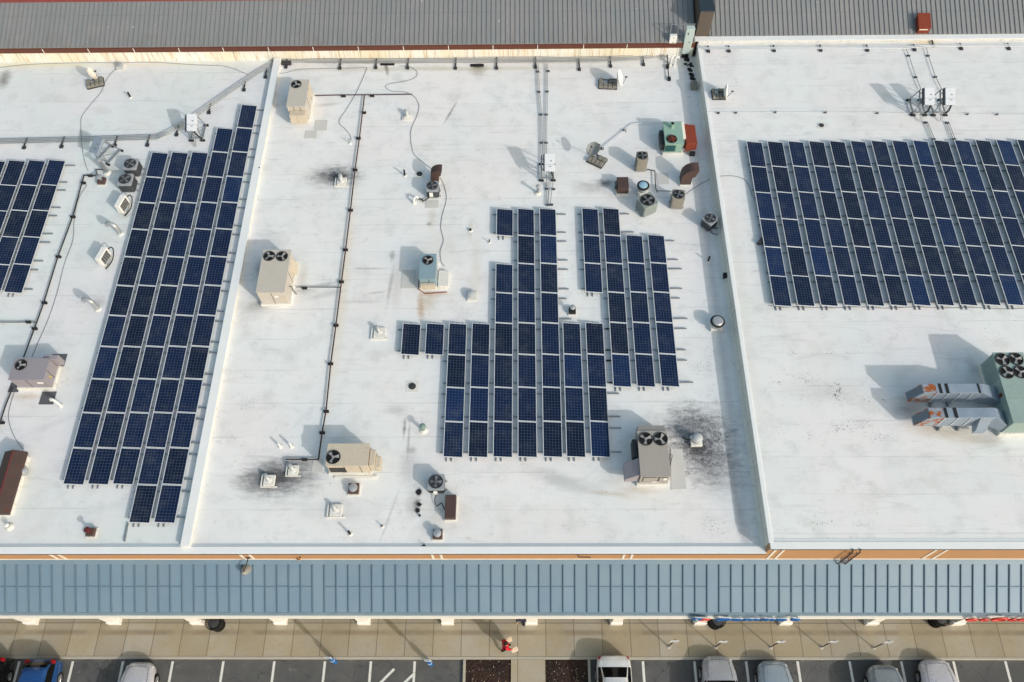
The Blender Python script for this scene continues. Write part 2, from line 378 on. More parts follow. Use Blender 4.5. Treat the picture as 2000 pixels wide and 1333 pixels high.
M['roofL'] = roof_material('white_roof_membrane_creased', st_left, (217,224,225), (223,222,226), P(0,440,ZM).y, 2.4, .25)
ROOF_X = [-15.578, -6.6, 2.2, XS]; ROOF_Y = [YF+.25, 20.5, 31.0, 42.0]
ROOF_M = []
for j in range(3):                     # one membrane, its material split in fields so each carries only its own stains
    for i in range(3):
        own = [s for s in st_mid_shade if s[0]+1.7*max(s[2],s[3]) > ROOF_X[i] and s[0]-1.7*max(s[2],s[3]) < ROOF_X[i+1] and s[1]+1.7*max(s[2],s[3]) > ROOF_Y[j] and s[1]-1.7*max(s[2],s[3]) < ROOF_Y[j+1]]
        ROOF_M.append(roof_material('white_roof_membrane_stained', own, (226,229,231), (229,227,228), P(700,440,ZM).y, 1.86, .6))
M['roofR'] = roof_material('white_roof_membrane_speckled', st_right, (225,229,230), (228,226,228), P(1700,690,ZR).y, 1.86, .9)

# ---- ground, sidewalk, markings
def asphalt():
    N = NT('asphalt'); pos = N.n('ShaderNodeNewGeometry').outputs['Position']
    a = N.noise(pos, .45, 6, .65); b = N.noise(pos, 40, 3); c = N.mix(N.ramp(a,.35,.7), lin((78,80,82)), lin((98,98,98)))
    c = N.mix(N.math('MULTIPLY', N.ramp(b,.45,.75), .45), c, lin((124,122,118)))
    w = N.ramp(N.noise(pos, 1.6, 7, .7), .60, .66); c = N.mix(N.math('MULTIPLY', w, .35), c, lin((140,138,134)))
    dk = N.ramp(N.noise(N.vmap(pos, loc=(4,2,0)), .9, 4), .62, .74); c = N.mix(N.math('MULTIPLY', dk, .4), c, lin((48,48,50)))
    vo = N.n('ShaderNodeTexVoronoi'); vo.feature = 'DISTANCE_TO_EDGE'; vo.inputs['Scale'].default_value = .45; wv = N.n('ShaderNodeVectorMath', operation='ADD'); nz = N.n('ShaderNodeTexNoise'); nz.inputs['Scale'].default_value = 1.5; N.link(pos, nz.inputs['Vector']); N.link(pos, wv.inputs[0]); N.link(nz.outputs['Color'], wv.inputs[1]); N.link(wv.outputs[0], vo.inputs['Vector'])
    ck = N.math('SUBTRACT', 1.0, N.ramp(vo.outputs['Distance'], .004, .014)); c = N.mix(N.math('MULTIPLY', ck, .5), c, lin((54,54,54)))
    oil = N.ramp(N.noise(N.vmap(pos, loc=(1,7,0)), 1.7, 3), .68, .76); c = N.mix(N.math('MULTIPLY', oil, .55), c, lin((50,50,52)))
    N.link(c, N.b.inputs['Base Color']); N.b.inputs['Roughness'].default_value = .85
    bp = N.n('ShaderNodeBump'); bp.inputs['Strength'].default_value = .5; bp.inputs['Distance'].default_value = .01; N.link(b, bp.inputs['Height']); N.link(bp.outputs[0], N.b.inputs['Normal'])
    return N.mat
M['asphalt'] = asphalt()
def sidewalk_mat():
    N = NT('sidewalk_concrete'); pos = N.n('ShaderNodeNewGeometry').outputs['Position']
    sep = N.n('ShaderNodeSeparateXYZ'); N.link(pos, sep.inputs[0])
    x0 = P(1066,1240,.15).x; per = P(1121,1240,.15).x - x0
    fx = N.math('DIVIDE', N.math('SUBTRACT', sep.outputs[0], x0), per)
    fr = N.math('FRACT', fx); cell = N.math('FLOOR', fx)
    d = N.math('MULTIPLY', N.math('MINIMUM', fr, N.math('SUBTRACT', 1.0, fr)), per)
    wn = N.n('ShaderNodeTexWhiteNoise'); wn.noise_dimensions = '1D'; N.link(cell, wn.inputs['W'])
    a = N.noise(pos, .5, 6, .65); b = N.noise(pos, 5, 7, .7)
    c = N.mix(N.ramp(a,.35,.68), lin((170,159,135)), lin((175,169,156)))
    c = N.mix(N.math('MULTIPLY', wn.outputs[0], .55), c, lin((148,137,114)))
    c = N.mix(N.math('MULTIPLY', N.ramp(b,.5,.78), .35), c, lin((122,113,96)))
    yb = P(1000,1236,.15).y                     # worn brown drip line under the eave edge
    dy = N.math('ABSOLUTE', N.math('SUBTRACT', sep.outputs[1], yb))
    band = N.math('MULTIPLY', N.math('SUBTRACT', 1.0, N.ramp(dy, .03, .22)), N.ramp(a,.3,.6))
    c = N.mix(N.math('MULTIPLY', band, .6), c, lin((120,104,80)))
    ln = N.math('SUBTRACT', 1.0, N.ramp(d, .012, .03))
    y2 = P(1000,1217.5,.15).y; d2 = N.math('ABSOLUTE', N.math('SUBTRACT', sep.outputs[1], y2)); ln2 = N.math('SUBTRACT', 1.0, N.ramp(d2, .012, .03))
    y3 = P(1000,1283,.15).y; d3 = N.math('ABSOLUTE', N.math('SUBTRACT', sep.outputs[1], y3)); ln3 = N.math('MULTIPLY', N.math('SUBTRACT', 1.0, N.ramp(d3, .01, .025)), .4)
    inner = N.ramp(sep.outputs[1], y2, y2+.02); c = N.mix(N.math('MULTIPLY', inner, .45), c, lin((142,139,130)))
    c = N.mix(N.math('MULTIPLY', N.math('MAXIMUM', N.math('MAXIMUM', ln, ln2), ln3), .7), c, lin((92,82,66)))
    N.link(c, N.b.inputs['Base Color']); N.b.inputs['Roughness'].default_value = .85
    return N.mat
M['sidewalk'] = sidewalk_mat()
M['kerb'] = mat('kerb_concrete', (176,172,160), .85, 0, .12, 3)
def road_paint():
    N = NT('worn_road_paint'); pos = N.n('ShaderNodeNewGeometry').outputs['Position']
    w = N.ramp(N.noise(pos, 9, 7, .75), .34, .44); c = N.mix(w, lin((120,120,118)), lin((222,222,218)))
    N.link(c, N.b.inputs['Base Color']); N.b.inputs['Roughness'].default_value = .7
    return N.mat
M['paint'] = road_paint()
g = MB(); g.box(-260,260,-200,300,-.4,0); struct(g.build('ground', M['asphalt'], smooth=False))
YK = 6.37
g = MB(); g.box(XL,XRT,YK+.14,YF,-.05,.15); struct(g.build('sidewalk', M['sidewalk'], smooth=False))
g = MB(); g.box(XL,XRT,YK,YK+.138,-.05,.146); struct(g.build('kerb', M['kerb'], bevel=.02))
xa, xb = P(998,1305,.15).x, P(1065,1305,.15).x
g = MB(); g.box(xa,xb,-6,YK-.002,-.05,.15); struct(g.build('path', M['sidewalk'], smooth=False))
for i, (xt, xbm) in enumerate([(38,28),(142,134),(239,234),(338,330),(437,430),(536,531),(635,630.5),(725,721),(810,808),(1255,1259),(1356,1360),(1457,1462),(1557,1564),(1659,1666),(1759,1769),(1861,1872),(1963,1974)]):
    p = P(xt,1291,.004); x = p.x
    if xt < 500: x = P((xt+xbm)/2,1311,.004).x
    else: x = P((xt+xbm)/2,1311,.004).x
    g = MB(); g.box(x-.065,x+.065,.5,p.y-.03,.001,.005); struct(g.build('parking_line', M['paint'], smooth=False))
for (a, b) in [((770,1307),(745,1332)),((809,1316),(791,1333))]:
    pa, pb = P(*a,.005), P(*b,.005); d = (pb-pa); n = Vector((-d.y,d.x,0)).normalized()*.065; pe = pb+d*1.2
    g = MB(); g.prism([pa-n, pa+n, pe+n, pe-n], (0,0,.004)); struct(g.build('parking_line', M['paint'], smooth=False))
# mulch beds
def mulch_mat():
    N = NT('bark_mulch'); pos = N.n('ShaderNodeNewGeometry').outputs['Position']
    v = N.n('ShaderNodeTexVoronoi'); v.inputs['Scale'].default_value = 22; N.link(pos, v.inputs['Vector'])
    s = N.n('ShaderNodeSeparateColor'); N.link(v.outputs['Color'], s.inputs[0])
    c = N.mix(s.outputs[0], lin((34,26,24)), lin((62,46,40))); c = N.mix(N.ramp(s.outputs[1],.965,.98), c, lin((190,180,160)))
    c = N.mix(N.math('MULTIPLY', N.ramp(N.noise(pos,1.2,3),.45,.6), .4), c, lin((76,50,42)))
    N.link(c, N.b.inputs['Base Color']); N.b.inputs['Roughness'].default_value = .95
    bp = N.n('ShaderNodeBump'); bp.inputs['Strength'].default_value = 1; bp.inputs['Distance'].default_value = .05; N.link(v.outputs['Distance'], bp.inputs['Height']); N.link(bp.outputs[0], N.b.inputs['Normal'])
    return N.mat
M['mulch'] = mulch_mat()
def mulch_bed(x0, x1, lab):
    g = MB(); nx, ny = 40, 60; y0, y1 = 2.0, YK-.02
    v = []; f = []
    for j in range(ny+1):
        for i in range(nx+1):
            e = min(i, nx-i, j, ny-j)
            v.append((x0+(x1-x0)*i/nx, y0+(y1-y0)*j/ny, .06+(.07*min(e,6)/6)+random.uniform(-.018,.018)))
    for j in range(ny):
        for i in range(nx):
            a = j*(nx+1)+i; f.append((a,a+1,a+nx+2,a+nx+1))
    g.add(v, f); o = g.build('bark_mulch', M['mulch'], smooth=False); o['kind'] = 'stuff'; tag(o, lab, 'mulch')
kx0 = P(904,1310,.1).x; mx0 = P(909.5,1310,.1).x
mulch_bed(mx0, xa-.01, 'dark bark mulch bed left of the concrete path'); mulch_bed(xb+.01, P(1148,1310,.1).x, 'dark bark mulch bed between concrete path and white sedan')
for a, b in ((kx0, mx0-.005), (P(1148.4,1310,.1).x, P(1153.5,1310,.1).x)):
    g = MB(); g.box(a,b,1.8,YK-.003,-.05,.145); struct(g.build('kerb', M['kerb'], bevel=.015))

# ---- the shop building
bld = thing('shop_building', 'long low shop building with white flat roofs, terracotta front band and blue canopy', 'building', (0,26,0))
def wall_mat():
    return mat('shopfront_wall', (170,164,156), .8, 0, .08)
M['wall'] = wall_mat()
g = MB(); g.box(XL,XS,YF+1.6,41.9,0.0,7.62); g.build('wall', M['wall'], bld, smooth=False)
g = MB(); g.box(XS+.004,XRT,YF+1.6,42.2,0.0,8.2); g.build('wall', M['wall'], bld, smooth=False)
for k in range(14):                                                   # shop windows below the canopy
    x = -43+k*6.4
    g = MB(); g.box(x,x+4.2,YF+1.54,YF+1.597,.7,3.1,0); w = g.build('shop_window', M['glass'], bld, smooth=False)
    g = MB(); g.box(x-.08,x,YF+1.50,YF+1.595,.6,3.2); g.box(x+4.2,x+4.28,YF+1.50,YF+1.595,.6,3.2); g.box(x,x+4.2,YF+1.50,YF+1.595,.6,.7); g.box(x,x+4.2,YF+1.50,YF+1.595,3.1,3.2)
    g.build('window_frame', M['alu'], w, smooth=False)
g = MB(); g.box(XL,XP0-.002,YF+.25,42.0,7.64,ZM); o = g.build('roof', M['roofL'], bld, smooth=False); o['label'] = 'creased white roof with gas pipe and long array'
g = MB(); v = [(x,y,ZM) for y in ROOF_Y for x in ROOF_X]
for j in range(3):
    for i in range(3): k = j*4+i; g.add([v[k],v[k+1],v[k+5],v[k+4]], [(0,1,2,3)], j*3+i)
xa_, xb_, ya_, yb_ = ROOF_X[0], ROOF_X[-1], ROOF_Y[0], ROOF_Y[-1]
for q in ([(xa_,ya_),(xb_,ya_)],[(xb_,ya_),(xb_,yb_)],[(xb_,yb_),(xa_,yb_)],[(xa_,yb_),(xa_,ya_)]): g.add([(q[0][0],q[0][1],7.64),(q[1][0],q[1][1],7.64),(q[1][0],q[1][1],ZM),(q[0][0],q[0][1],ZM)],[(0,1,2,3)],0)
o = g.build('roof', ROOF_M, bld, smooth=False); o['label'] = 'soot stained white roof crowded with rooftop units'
g = MB(); g.box(XS,XRT,YF+.25,42.25,8.22,ZR); o = g.build('roof', M['roofR'], bld, smooth=False); o['label'] = 'raised white roof with the largest solar array'
# dividing kerb and step
g = MB(); g.box(XP0,XP1,YF+.25,41.9,7.64,ZM+.26); o = g.build('dividing_kerb', M['whitecurb'], bld, bevel=.03)
g = MB(); g.box(XP0-.03,XP1+.03,YF+.25,41.9,ZM+.262,ZM+.30); g.build('coping', M['cap'], o, bevel=.012)
g = MB(); g.box(XS-.035,XS-.002,YF+.25,42.0,ZM+.01,ZR-.03); o = g.build('step_wall', M['whitecurb'], bld, smooth=False)
g = MB(); g.prism([(XS-.04,YF+.25,ZM+.004),(XS-.20,YF+.25,ZM+.004),(XS-.04,YF+.25,ZM+.16)], (0,31.7,0)); g.build('cant_strip', M['whitecurb'], o)
g = MB(); g.box(XS-.05,XS+.16,YF+.25,42.0,ZR+.004,ZR+.05); g.build('coping', M['cap'], o, bevel=.015)
# front parapet, coping and terracotta band
for (x0, x1, zt) in ((XL, XS-.002, 8.10), (XS, XRT, 8.89)):
    zb = 6.80
    g = MB(); g.box(x0,x1,YF,YF+.245,zb,zt-.08); o = g.build('terracotta_band', M['orange'], bld, smooth=False)
    g = MB(); g.box(x0,x1,YF-.05,YF+.30,zt-.078,zt); c = g.build('coping', M['cap'], o, bevel=.01)
    g = MB(); g.box(x0,x1,YF-.062,YF-.052,zt-.10,zt-.006); g.build('drip_edge', M['dark'], o, smooth=False)
    g = MB(); g.box(x0,x1,YF-.03,YF-.003,zt-.20,zt-.11); g.box(x0,x1,YF-.03,YF-.003,zb+.13,zb+.21); g.build('trim', M['creamtrim'], o, smooth=False)
    zf = ZM if x0 < 0 else ZR
    g = MB(); g.prism([(x0,YF+.31,zf+.006),(x0,YF+.46,zf+.006),(x0,YF+.31,zt-.004)], (x1-x0,0,0))
    g.build('cant_strip', M['cap'], o)
    for px in (95,111,467,485,843,860,1220,1236,1517,1533,1832,1853):
        if (px > 1505) != (x0 > 0): continue
        x = P(px,1083 if x0<0 else 1075,zt-.15).x
        g = MB(); g.box(x-.055,x+.055,YF-.026,YF-.004,zb+.212,zt-.202); g.build('trim', M['creamtrim'], o, smooth=False)
# blue seamed canopy
CAN_X0 = P(1007,1150,6.1).x; CAN_P = (P(1948,1150,6.1).x - CAN_X0)/40
def canopy_mat():
    N = NT('blue_seamed_metal'); pos = N.n('ShaderNodeNewGeometry').outputs['Position']
    a = N.noise(pos, .5, 6, .6); c = N.mix(N.ramp(a,.3,.7), lin((110,136,158)), lin((119,142,159)))
    b = N.noise(N.vmap(pos, sc=(5,.7,.7)), 1.5, 6, .7); c = N.mix(N.math('MULTIPLY', N.ramp(b,.55,.8), .25), c, lin((100,118,132)))
    sp_ = N.n('ShaderNodeSeparateXYZ'); N.link(pos, sp_.inputs[0]); cw = N.n('ShaderNodeTexWhiteNoise'); cw.noise_dimensions = '1D'
    N.link(N.math('FLOOR', N.math('DIVIDE', N.math('SUBTRACT', sp_.outputs[0], CAN_X0), CAN_P)), cw.inputs['W']); c = N.mix(N.math('MULTIPLY', cw.outputs[0], .3), c, lin((102,124,140)))
    s = N.ramp(N.noise(pos, 9, 3), .70, .74); c = N.mix(N.math('MULTIPLY', s, .5), c, lin((78,92,106)))
    r_ = N.ramp(N.noise(pos, 4, 5), .73, .76); c = N.mix(N.math('MULTIPLY', r_, .45), c, lin((140,104,120)))
    N.link(c, N.b.inputs['Base Color']); N.b.inputs['Roughness'].default_value = .5; N.b.inputs['Metallic'].default_value = .05
    return N.mat
M['canopy'] = canopy_mat()
M['canopyrib'] = mat('blue_standing_seam', (96,120,138), .5, .05, .06)
A = (9.76, 6.66); B = (7.745, 5.53)
g = MB()
g.prism([(XL,YF-.006,6.86),(XL,YF-.006,6.70),(XL,A[0]+.06,6.62),(XL,A[0]-.015,A[1]+.05)], (XRT-XL,0,0))
can = MB()
can.prism([(XL,A[0],A[1]),(XL,A[0]+.10,A[1]-.10),(XL,B[0]+.08,B[1]-.12),(XL,B[0],B[1])], (XRT-XL,0,0))
can = can.build('canopy_roof', M['canopy'], bld, smooth=False)
g.build('flashing', M['canopy'], can, smooth=False)
ny, nz = (A[1]-B[1]), (A[0]-B[0]); L = math.hypot(ny,nz); nrm = Vector((0,-ny/L,nz/L))
x0 = P(1007,1150,6.1).x; pit = (P(1948,1150,6.1).x - x0)/40
g = MB(); lap = MB(); k0 = int((XL-x0)/pit)
pm = Vector((0,A[0]+(B[0]-A[0])*.445,A[1]+(B[1]-A[1])*.445)); dn = (Vector((0,B[0]-A[0],B[1]-A[1]))).normalized()
for k in range(k0, int((XRT-x0)/pit)):
    x = x0+k*pit
    a = Vector((x,A[0],A[1])); b = Vector((x,B[0],B[1]))-dn*.01
    w = Vector((.024,0,0)); h = nrm*.065; e = nrm*-.004
    g.hexa([b-w+e,b+w+e,a+w+e,a-w+e],[b-w+h,b+w+h,a+w+h,a-w+h])
    if (k+6) % 11 != 0:
        q = Vector((x+.03,0,0)) + pm; q2 = Vector((x+pit-.03,0,0)) + pm
        q += dn*random.uniform(-.015,.015)
        lap.hexa([q+dn*.05+nrm*.002,q2+dn*.05+nrm*.002,q2+nrm*.002,q+nrm*.002],[q+dn*.05+nrm*.022,q2+dn*.05+nrm*.022,q2+nrm*.008,q+nrm*.008])
g.build('standing_seam', M['canopyrib'], can, smooth=False)
lap.build('lap_joint', M['canopyrib'], can, smooth=False)
g = MB(); g.prism([(XL,7.74,5.52),(XL,7.83,5.40),(XL,7.76,5.13),(XL,7.665,5.17)], (XRT-XL,0,0)); g.build('eave_lip', M['canopy'], can, smooth=False)
g = MB(); g.box(XL,XRT,7.555,7.74,4.95,5.125); g.build('eave_trim', M['creamtrim'], can, bevel=.015)
g = MB(); g.box(XL,XRT,7.745,YF+1.6,4.92,5.0); g.build('soffit', M['creamtrim'], can, smooth=False)
for px in (63,225,387,549,711.5,874.5,1037.5,1203,1366,1532,1700,1867):
    x = P(px,1222,.15).x
    c = MB(); c.box(x-.27,x+.27,8.14,8.68,.15,4.915); cc = c.build('column', M['creamcol'], bld, bevel=.02)
    c = MB(); c.box(x-.33,x+.33,8.08,8.74,.152,.62); c.build('plinth', M['creamcol'], cc, bevel=.02)

# ---- building behind with seamed metal roof
back = thing('metal_roof_building', 'neighbouring building with grey standing seam metal roofs behind the white roofs', 'building', (0,46,0))
def seam_roof_mat():
    N = NT('grey_seamed_metal'); pos = N.n('ShaderNodeNewGeometry').outputs['Position']; sep = N.n('ShaderNodeSeparateXYZ'); N.link(pos, sep.inputs[0])
    cell = N.math('FLOOR', N.math('DIVIDE', sep.outputs[0], .305)); wn = N.n('ShaderNodeTexWhiteNoise'); wn.noise_dimensions='1D'; N.link(cell, wn.inputs['W'])
    a = N.noise(pos, .4, 5, .6); c = N.mix(N.ramp(a,.35,.65), lin((136,140,142)), lin((143,142,144)))
    c = N.mix(N.math('MULTIPLY', wn.outputs[0], .35), c, lin((126,131,133)))
    b = N.noise(N.vmap(pos, sc=(8,.6,1)), 1.2, 5); c = N.mix(N.math('MULTIPLY', N.ramp(b,.5,.8), .25), c, lin((126,126,130)))
    s = N.ramp(N.noise(pos, 5, 2), .735, .75); c = N.mix(N.math('MULTIPLY', s, .6), c, lin((216,216,216)))
    ed = N.math('SUBTRACT', 1.0, N.ramp(sep.outputs[1], 42.2, 43.4)); rs = N.noise(N.vmap(pos, sc=(5,.4,.4)), 1.4, 6, .75)
    c = N.mix(N.math('MULTIPLY', N.math('MULTIPLY', ed, N.ramp(rs,.45,.7)), .5), c, lin((112,100,84)))
    lp = N.math('SUBTRACT', 1.0, N.ramp(N.math('ABSOLUTE', N.math('SUBTRACT', sep.outputs[1], 44.1)), .0, .05)); c = N.mix(N.math('MULTIPLY', lp, .25), c, lin((96,98,100)))
    pt = N.ramp(N.noise(pos, .8, 5, .6), .52, .72); c = N.mix(N.math('MULTIPLY', pt, .22), c, lin((158,156,152)))
    N.link(c, N.b.inputs['Base Color']); N.b.inputs['Roughness'].default_value = .5; N.b.inputs['Metallic'].default_value = .1
    return N.mat
M['seamroof'] = seam_roof_mat(); M['seamrib'] = mat('grey_seam_rib', (126,128,132), .5, .1, .05)
def stained_wall():
    N = NT('streaked_cream_wall'); pos = N.n('ShaderNodeNewGeometry').outputs['Position']; sep = N.n('ShaderNodeSeparateXYZ'); N.link(pos, sep.inputs[0])
    a = N.noise(N.vmap(pos, sc=(5,0,.25)), 1.2, 6, .75); big = N.noise(N.vmap(pos, sc=(.25,0,0)), 1.0, 3)
    c = N.mix(N.ramp(big,.4,.62), lin((234,233,228)), lin((230,223,202)))
    c = N.mix(N.math('MULTIPLY', N.ramp(a,.52,.64), .75), c, lin((206,166,104)))
    a2 = N.noise(N.vmap(pos, loc=(3,0,0), sc=(9,0,.2)), 1.5, 4, .7); c = N.mix(N.math('MULTIPLY', N.ramp(a2,.55,.64), .6), c, lin((128,112,88)))
    N.link(c, N.b.inputs['Base Color']); N.b.inputs['Roughness'].default_value = .7
    return N.mat
M['streak'] = stained_wall()
XB = 10.95
g = MB(); g.box(XL,XB,42.004,42.3,7.6,8.84); g.build('wall', M['streak'], back, smooth=False)
g = MB(); g.box(XS+.05,XRT,42.26,42.6,8.3,9.02); o = g.build('parapet', M['whitecurb'], back, smooth=False)
g = MB(); g.box(XS-.3,XRT,42.22,42.66,9.022,9.07); g.build('coping', M['cap'], o, bevel=.015)
def seam_roof(xa, xb, y0, z0, tilt, length):
    c, s = math.cos(R(tilt)), math.sin(R(tilt))
    g = MB(); g.prism([(xa,y0,z0),(xa,y0,z0-.12),(xa,y0+length*c,z0-.12+length*s),(xa,y0+length*c,z0+length*s)], (xb-xa,0,0))
    r = g.build('metal_roof', M['seamroof'], back, smooth=False)
    g = MB(); n = Vector((0,-s,c)); d = Vector((0,c,s)); x = xa+.15
    while x < xb-.05:
        a = Vector((x,y0,z0)); b = a+d*length; w = Vector((.014,0,0)); h = n*.045; e = n*-.004
        g.hexa([a-w+e,a+w+e,b+w+e,b-w+e],[a-w+h,a+w+h,b+w+h,b-w+h]); x += .305
    g.build('standing_seam', M['seamrib'], r, smooth=False)
    return r
def ridge_len(py, y0, z0, tilt):
    best = None; c, s = math.cos(R(tilt)), math.sin(R(tilt))
    for i in range(1, 400):
        l = i*.05; z = z0+l*s; p = P(250, py, z)
        e = abs(p.y-(y0+l*c))
        if best is None or e < best[0]: best = (e, l)
    return best[1]
TL = 16.5; LL = ridge_len(3.5, 41.95, 9.24, TL)
seam_roof(XL, XB, 41.95, 9.24, TL, LL)
c, s = math.cos(R(TL)), math.sin(R(TL)); yr, zr = 41.95+LL*c, 9.24+LL*s
g = MB(); g.prism([(XL,yr-.02,zr+.06),(XL,yr+.35,zr+.10),(XL,yr+.35,zr-.3),(XL,yr-.02,zr-.01)], (XB-XL,0,0)); g.build('ridge_cap', M['ridge'], back, smooth=False)
seam_roof(11.95, XRT, 42.62, 9.1, 20, 8)
g = MB(); g.box(XL,XRT,50,53,0,8); g.build('wall', M['wall'], back, smooth=False)
g = MB(); g.prism([(XL,41.86,8.86),(XL,41.998,8.86),(XL,41.998,9.2),(XL,41.86,9.16)], (XB-XL,0,0)); gt = g.build('gutter', M['gutter'], back, smooth=False)
for px in (87,175,263,351,437,525,612,700,788,876,963,1050,1140,1225):
    x = P(px,96,9.0).x; g = MB(); g.box(x-.02,x+.02,41.84,41.858,8.88,9.2); g.build('gutter_strap', M['white'], gt, smooth=False)
# firewall block between the two metal roofs
g = MB(); g.box(11.06,11.9,42.68,56,8.6,10.98); fw = g.build('firewall', M['brownwall'], back, smooth=False)
g = MB(); g.box(11.02,11.94,42.64,56,10.982,11.05); g.build('coping', M['navycap'], fw, bevel=.01)
# ================================================================== SOLAR ARRAYS
ORD = ['first','second','third','fourth','fifth','sixth','seventh','eighth','ninth','tenth','eleventh','twelfth','thirteenth','fourteenth']
PW, PL, TILT = .965, 1.872, 8.0
def panel_meshes():
    f = MB(); w = .032; z0, z1 = -.04, .0
    f.box(0,w,-PL,0,z0,z1); f.box(PW-w,PW,-PL,0,z0,z1); f.box(w,PW-w,-w,0,z0,z1-.0005); f.box(w,PW-w,-PL,-PL+w,z0,z1-.0005)
    fo = f.build('frame', M['alu'], None, smooth=False)
    g = MB(); g.box(w-.004,PW-w+.004,-PL+w-.004,-w+.004,-.03,-.006)
    go = g.build('glass', M['cells'], None, smooth=False)
    return fo, go
pf, pg = panel_meshes()
first_panel = [True]
def place_panel(x, y, z, label, group):
    o = thing('solar_module', label, 'solar panel', (x,y,z), group)
    o.rotation_euler = (R(random.uniform(-.25,.25)), R(TILT+random.uniform(-.5,.5)), 0)
    for src in (pf, pg):
        c = src if first_panel[0] else src.copy()
        if not first_panel[0]: COL.objects.link(c)
        c.parent = o
    first_panel[0] = False
    return o
def array(cols, rows_y, x_of, zroof, where, group, racklabel, colword, stub=(.22,.55), rowskip=None, visible=None, col_count_from=0):
    """cols: {col index: list of row indices}"""
    rack = thing('panel_rack', racklabel, 'panel rack', (x_of[min(cols)], rows_y[0], zroof), None)
    for ci in sorted(cols):
        for n, ri in enumerate(cols[ci]):
            x, y = x_of[ci], rows_y[ri]
            tot = len(cols[ci])
            lab = 'solar panel %s from the top in the %s column of %s' % (ORD[n], ORD[ci-col_count_from], where)
            place_panel(x, y, zroof+.30, lab, group)
    # cross rails under every run of neighbouring panels
    allrows = sorted({r for v in cols.values() for r in v})
    for r in allrows:
        cs = [c for c in sorted(cols) if r in cols[c]]
        runs = []; 
        for c in cs:
            if runs and c == runs[-1][-1]+1: runs[-1].append(c)
            else: runs.append([c])
        for run in runs:
            for fr in (.15,.83):
                y = rows_y[r]-PL*fr
                b = MB(); b.box(x_of[run[0]]-stub[0]*random.uniform(.8,1.2), x_of[run[-1]]+PW+stub[1]*random.uniform(.75,1.25), y-.03, y+.03, zroof+.055, zroof+.10)
                b.build('cross_rail', M['galv'], rack, smooth=False)
    for c in sorted(cols):
        rs = cols[c]; segs = []
        for r in rs:
            if segs and r == segs[-1][-1]+1: segs[-1].append(r)
            else: segs.append([r])
        for sg in segs:
            for off in (.15,.40):
                b = MB(); xx = x_of[c]+off
                b.box(xx-.025,xx+.025, rows_y[sg[-1]]-PL-.14, rows_y[sg[0]]+.16, zroof+.004, zroof+.052)
                for r in sg:
                    for fr in (.15,.83): b.box(xx-.02,xx+.02, rows_y[r]-PL*fr-.02, rows_y[r]-PL*fr+.02, zroof+.1, zroof+.27-off*.14)
                b.build('runner_rail', M['galv'], rack, smooth=False)
    return rack
def lin_fit(p0, p1, n): return [p0+(p1-p0)*i/n for i in range(n+1)]
zl = ZM+.30; zr = ZR+.30
# large array on the raised roof
y0, y1 = P(1457,276,zr).y, P(1512.5,597,zr).y
xs0 = (P(1457,276,zr).x+P(1513,597,zr).x)/2; xs9 = (P(1457+40.62*10,276,zr).x+P(1970,597,zr).x)/2
xo = {i: xs0+(xs9-xs0)*i/10 for i in range(14)}
ry = [y0+(y1-y0)*i/6 for i in range(7)]
array({i: list(range(6)) for i in range(14)}, ry, xo, ZR, 'the large right array', 'panels of the large array on the raised roof', 'galvanised rails under the large fourteen column array', '', (.06,.3))
# long array on the left roof
y0, y1 = P(301,297,zl).y, P(117,947,zl).y; d = (y1-y0)/11
ry = [y0+d*(i-2) for i in range(16)]
tops = [P(301,297,zl).x,P(339.5,297,zl).x,P(379,297,zl).x,P(430,250,zl).x,P(476,207,zl).x]; bots = [P(117,947,zl).x,P(166,947,zl).x,P(214,946,zl).x,P(243,1023,zl).x,P(293,1024,zl).x]
xo = {i: (tops[i]+bots[i])/2 for i in range(5)}
array({0: list(range(2,13)), 1: list(range(2,13)), 2: list(range(2,13)), 3: list(range(1,14)), 4: list(range(0,14))}, ry, xo, ZM, 'the long left array', 'panels of the long slanting array', 'galvanised rails under the long five column array', '', (.16,.42))
g = MB(); p, q = P(250,1022,ZM+.05), P(243,1058,ZM+.05); g.obox(((p.x+q.x)/2,(p.y+q.y)/2,ZM+.05),(.06,(p-q).length,.07),math.atan2(q.y-p.y,q.x-p.x)+math.pi/2)
tag(g.build('loose_rail', M['galv']), 'loose steel rail lying below the lowest panels of the long array', 'rail')
# cut-off array at the far left
y0, y1 = P(96,312,zl).y, P(6,571,zl).y
ry = [y0+(y1-y0)*i/5 for i in range(6)]
x3 = (P(96,312,zl).x+P(6,571,zl).x)/2; pc = P(56,312,zl).x-P(17,312,zl).x
xo = {3: x3, 2: x3-pc, 1: x3-2*pc, 0: x3-3*pc}
array({0: [0,1], 1: [0,1,2,3], 2: [0,1,2,3,4], 3: [0,1,2,3,4]}, ry, xo, ZM, 'the cropped far left array', 'panels of the array cut by the left edge', 'galvanised rails under the array cut by the left edge', '', (.2,.5))
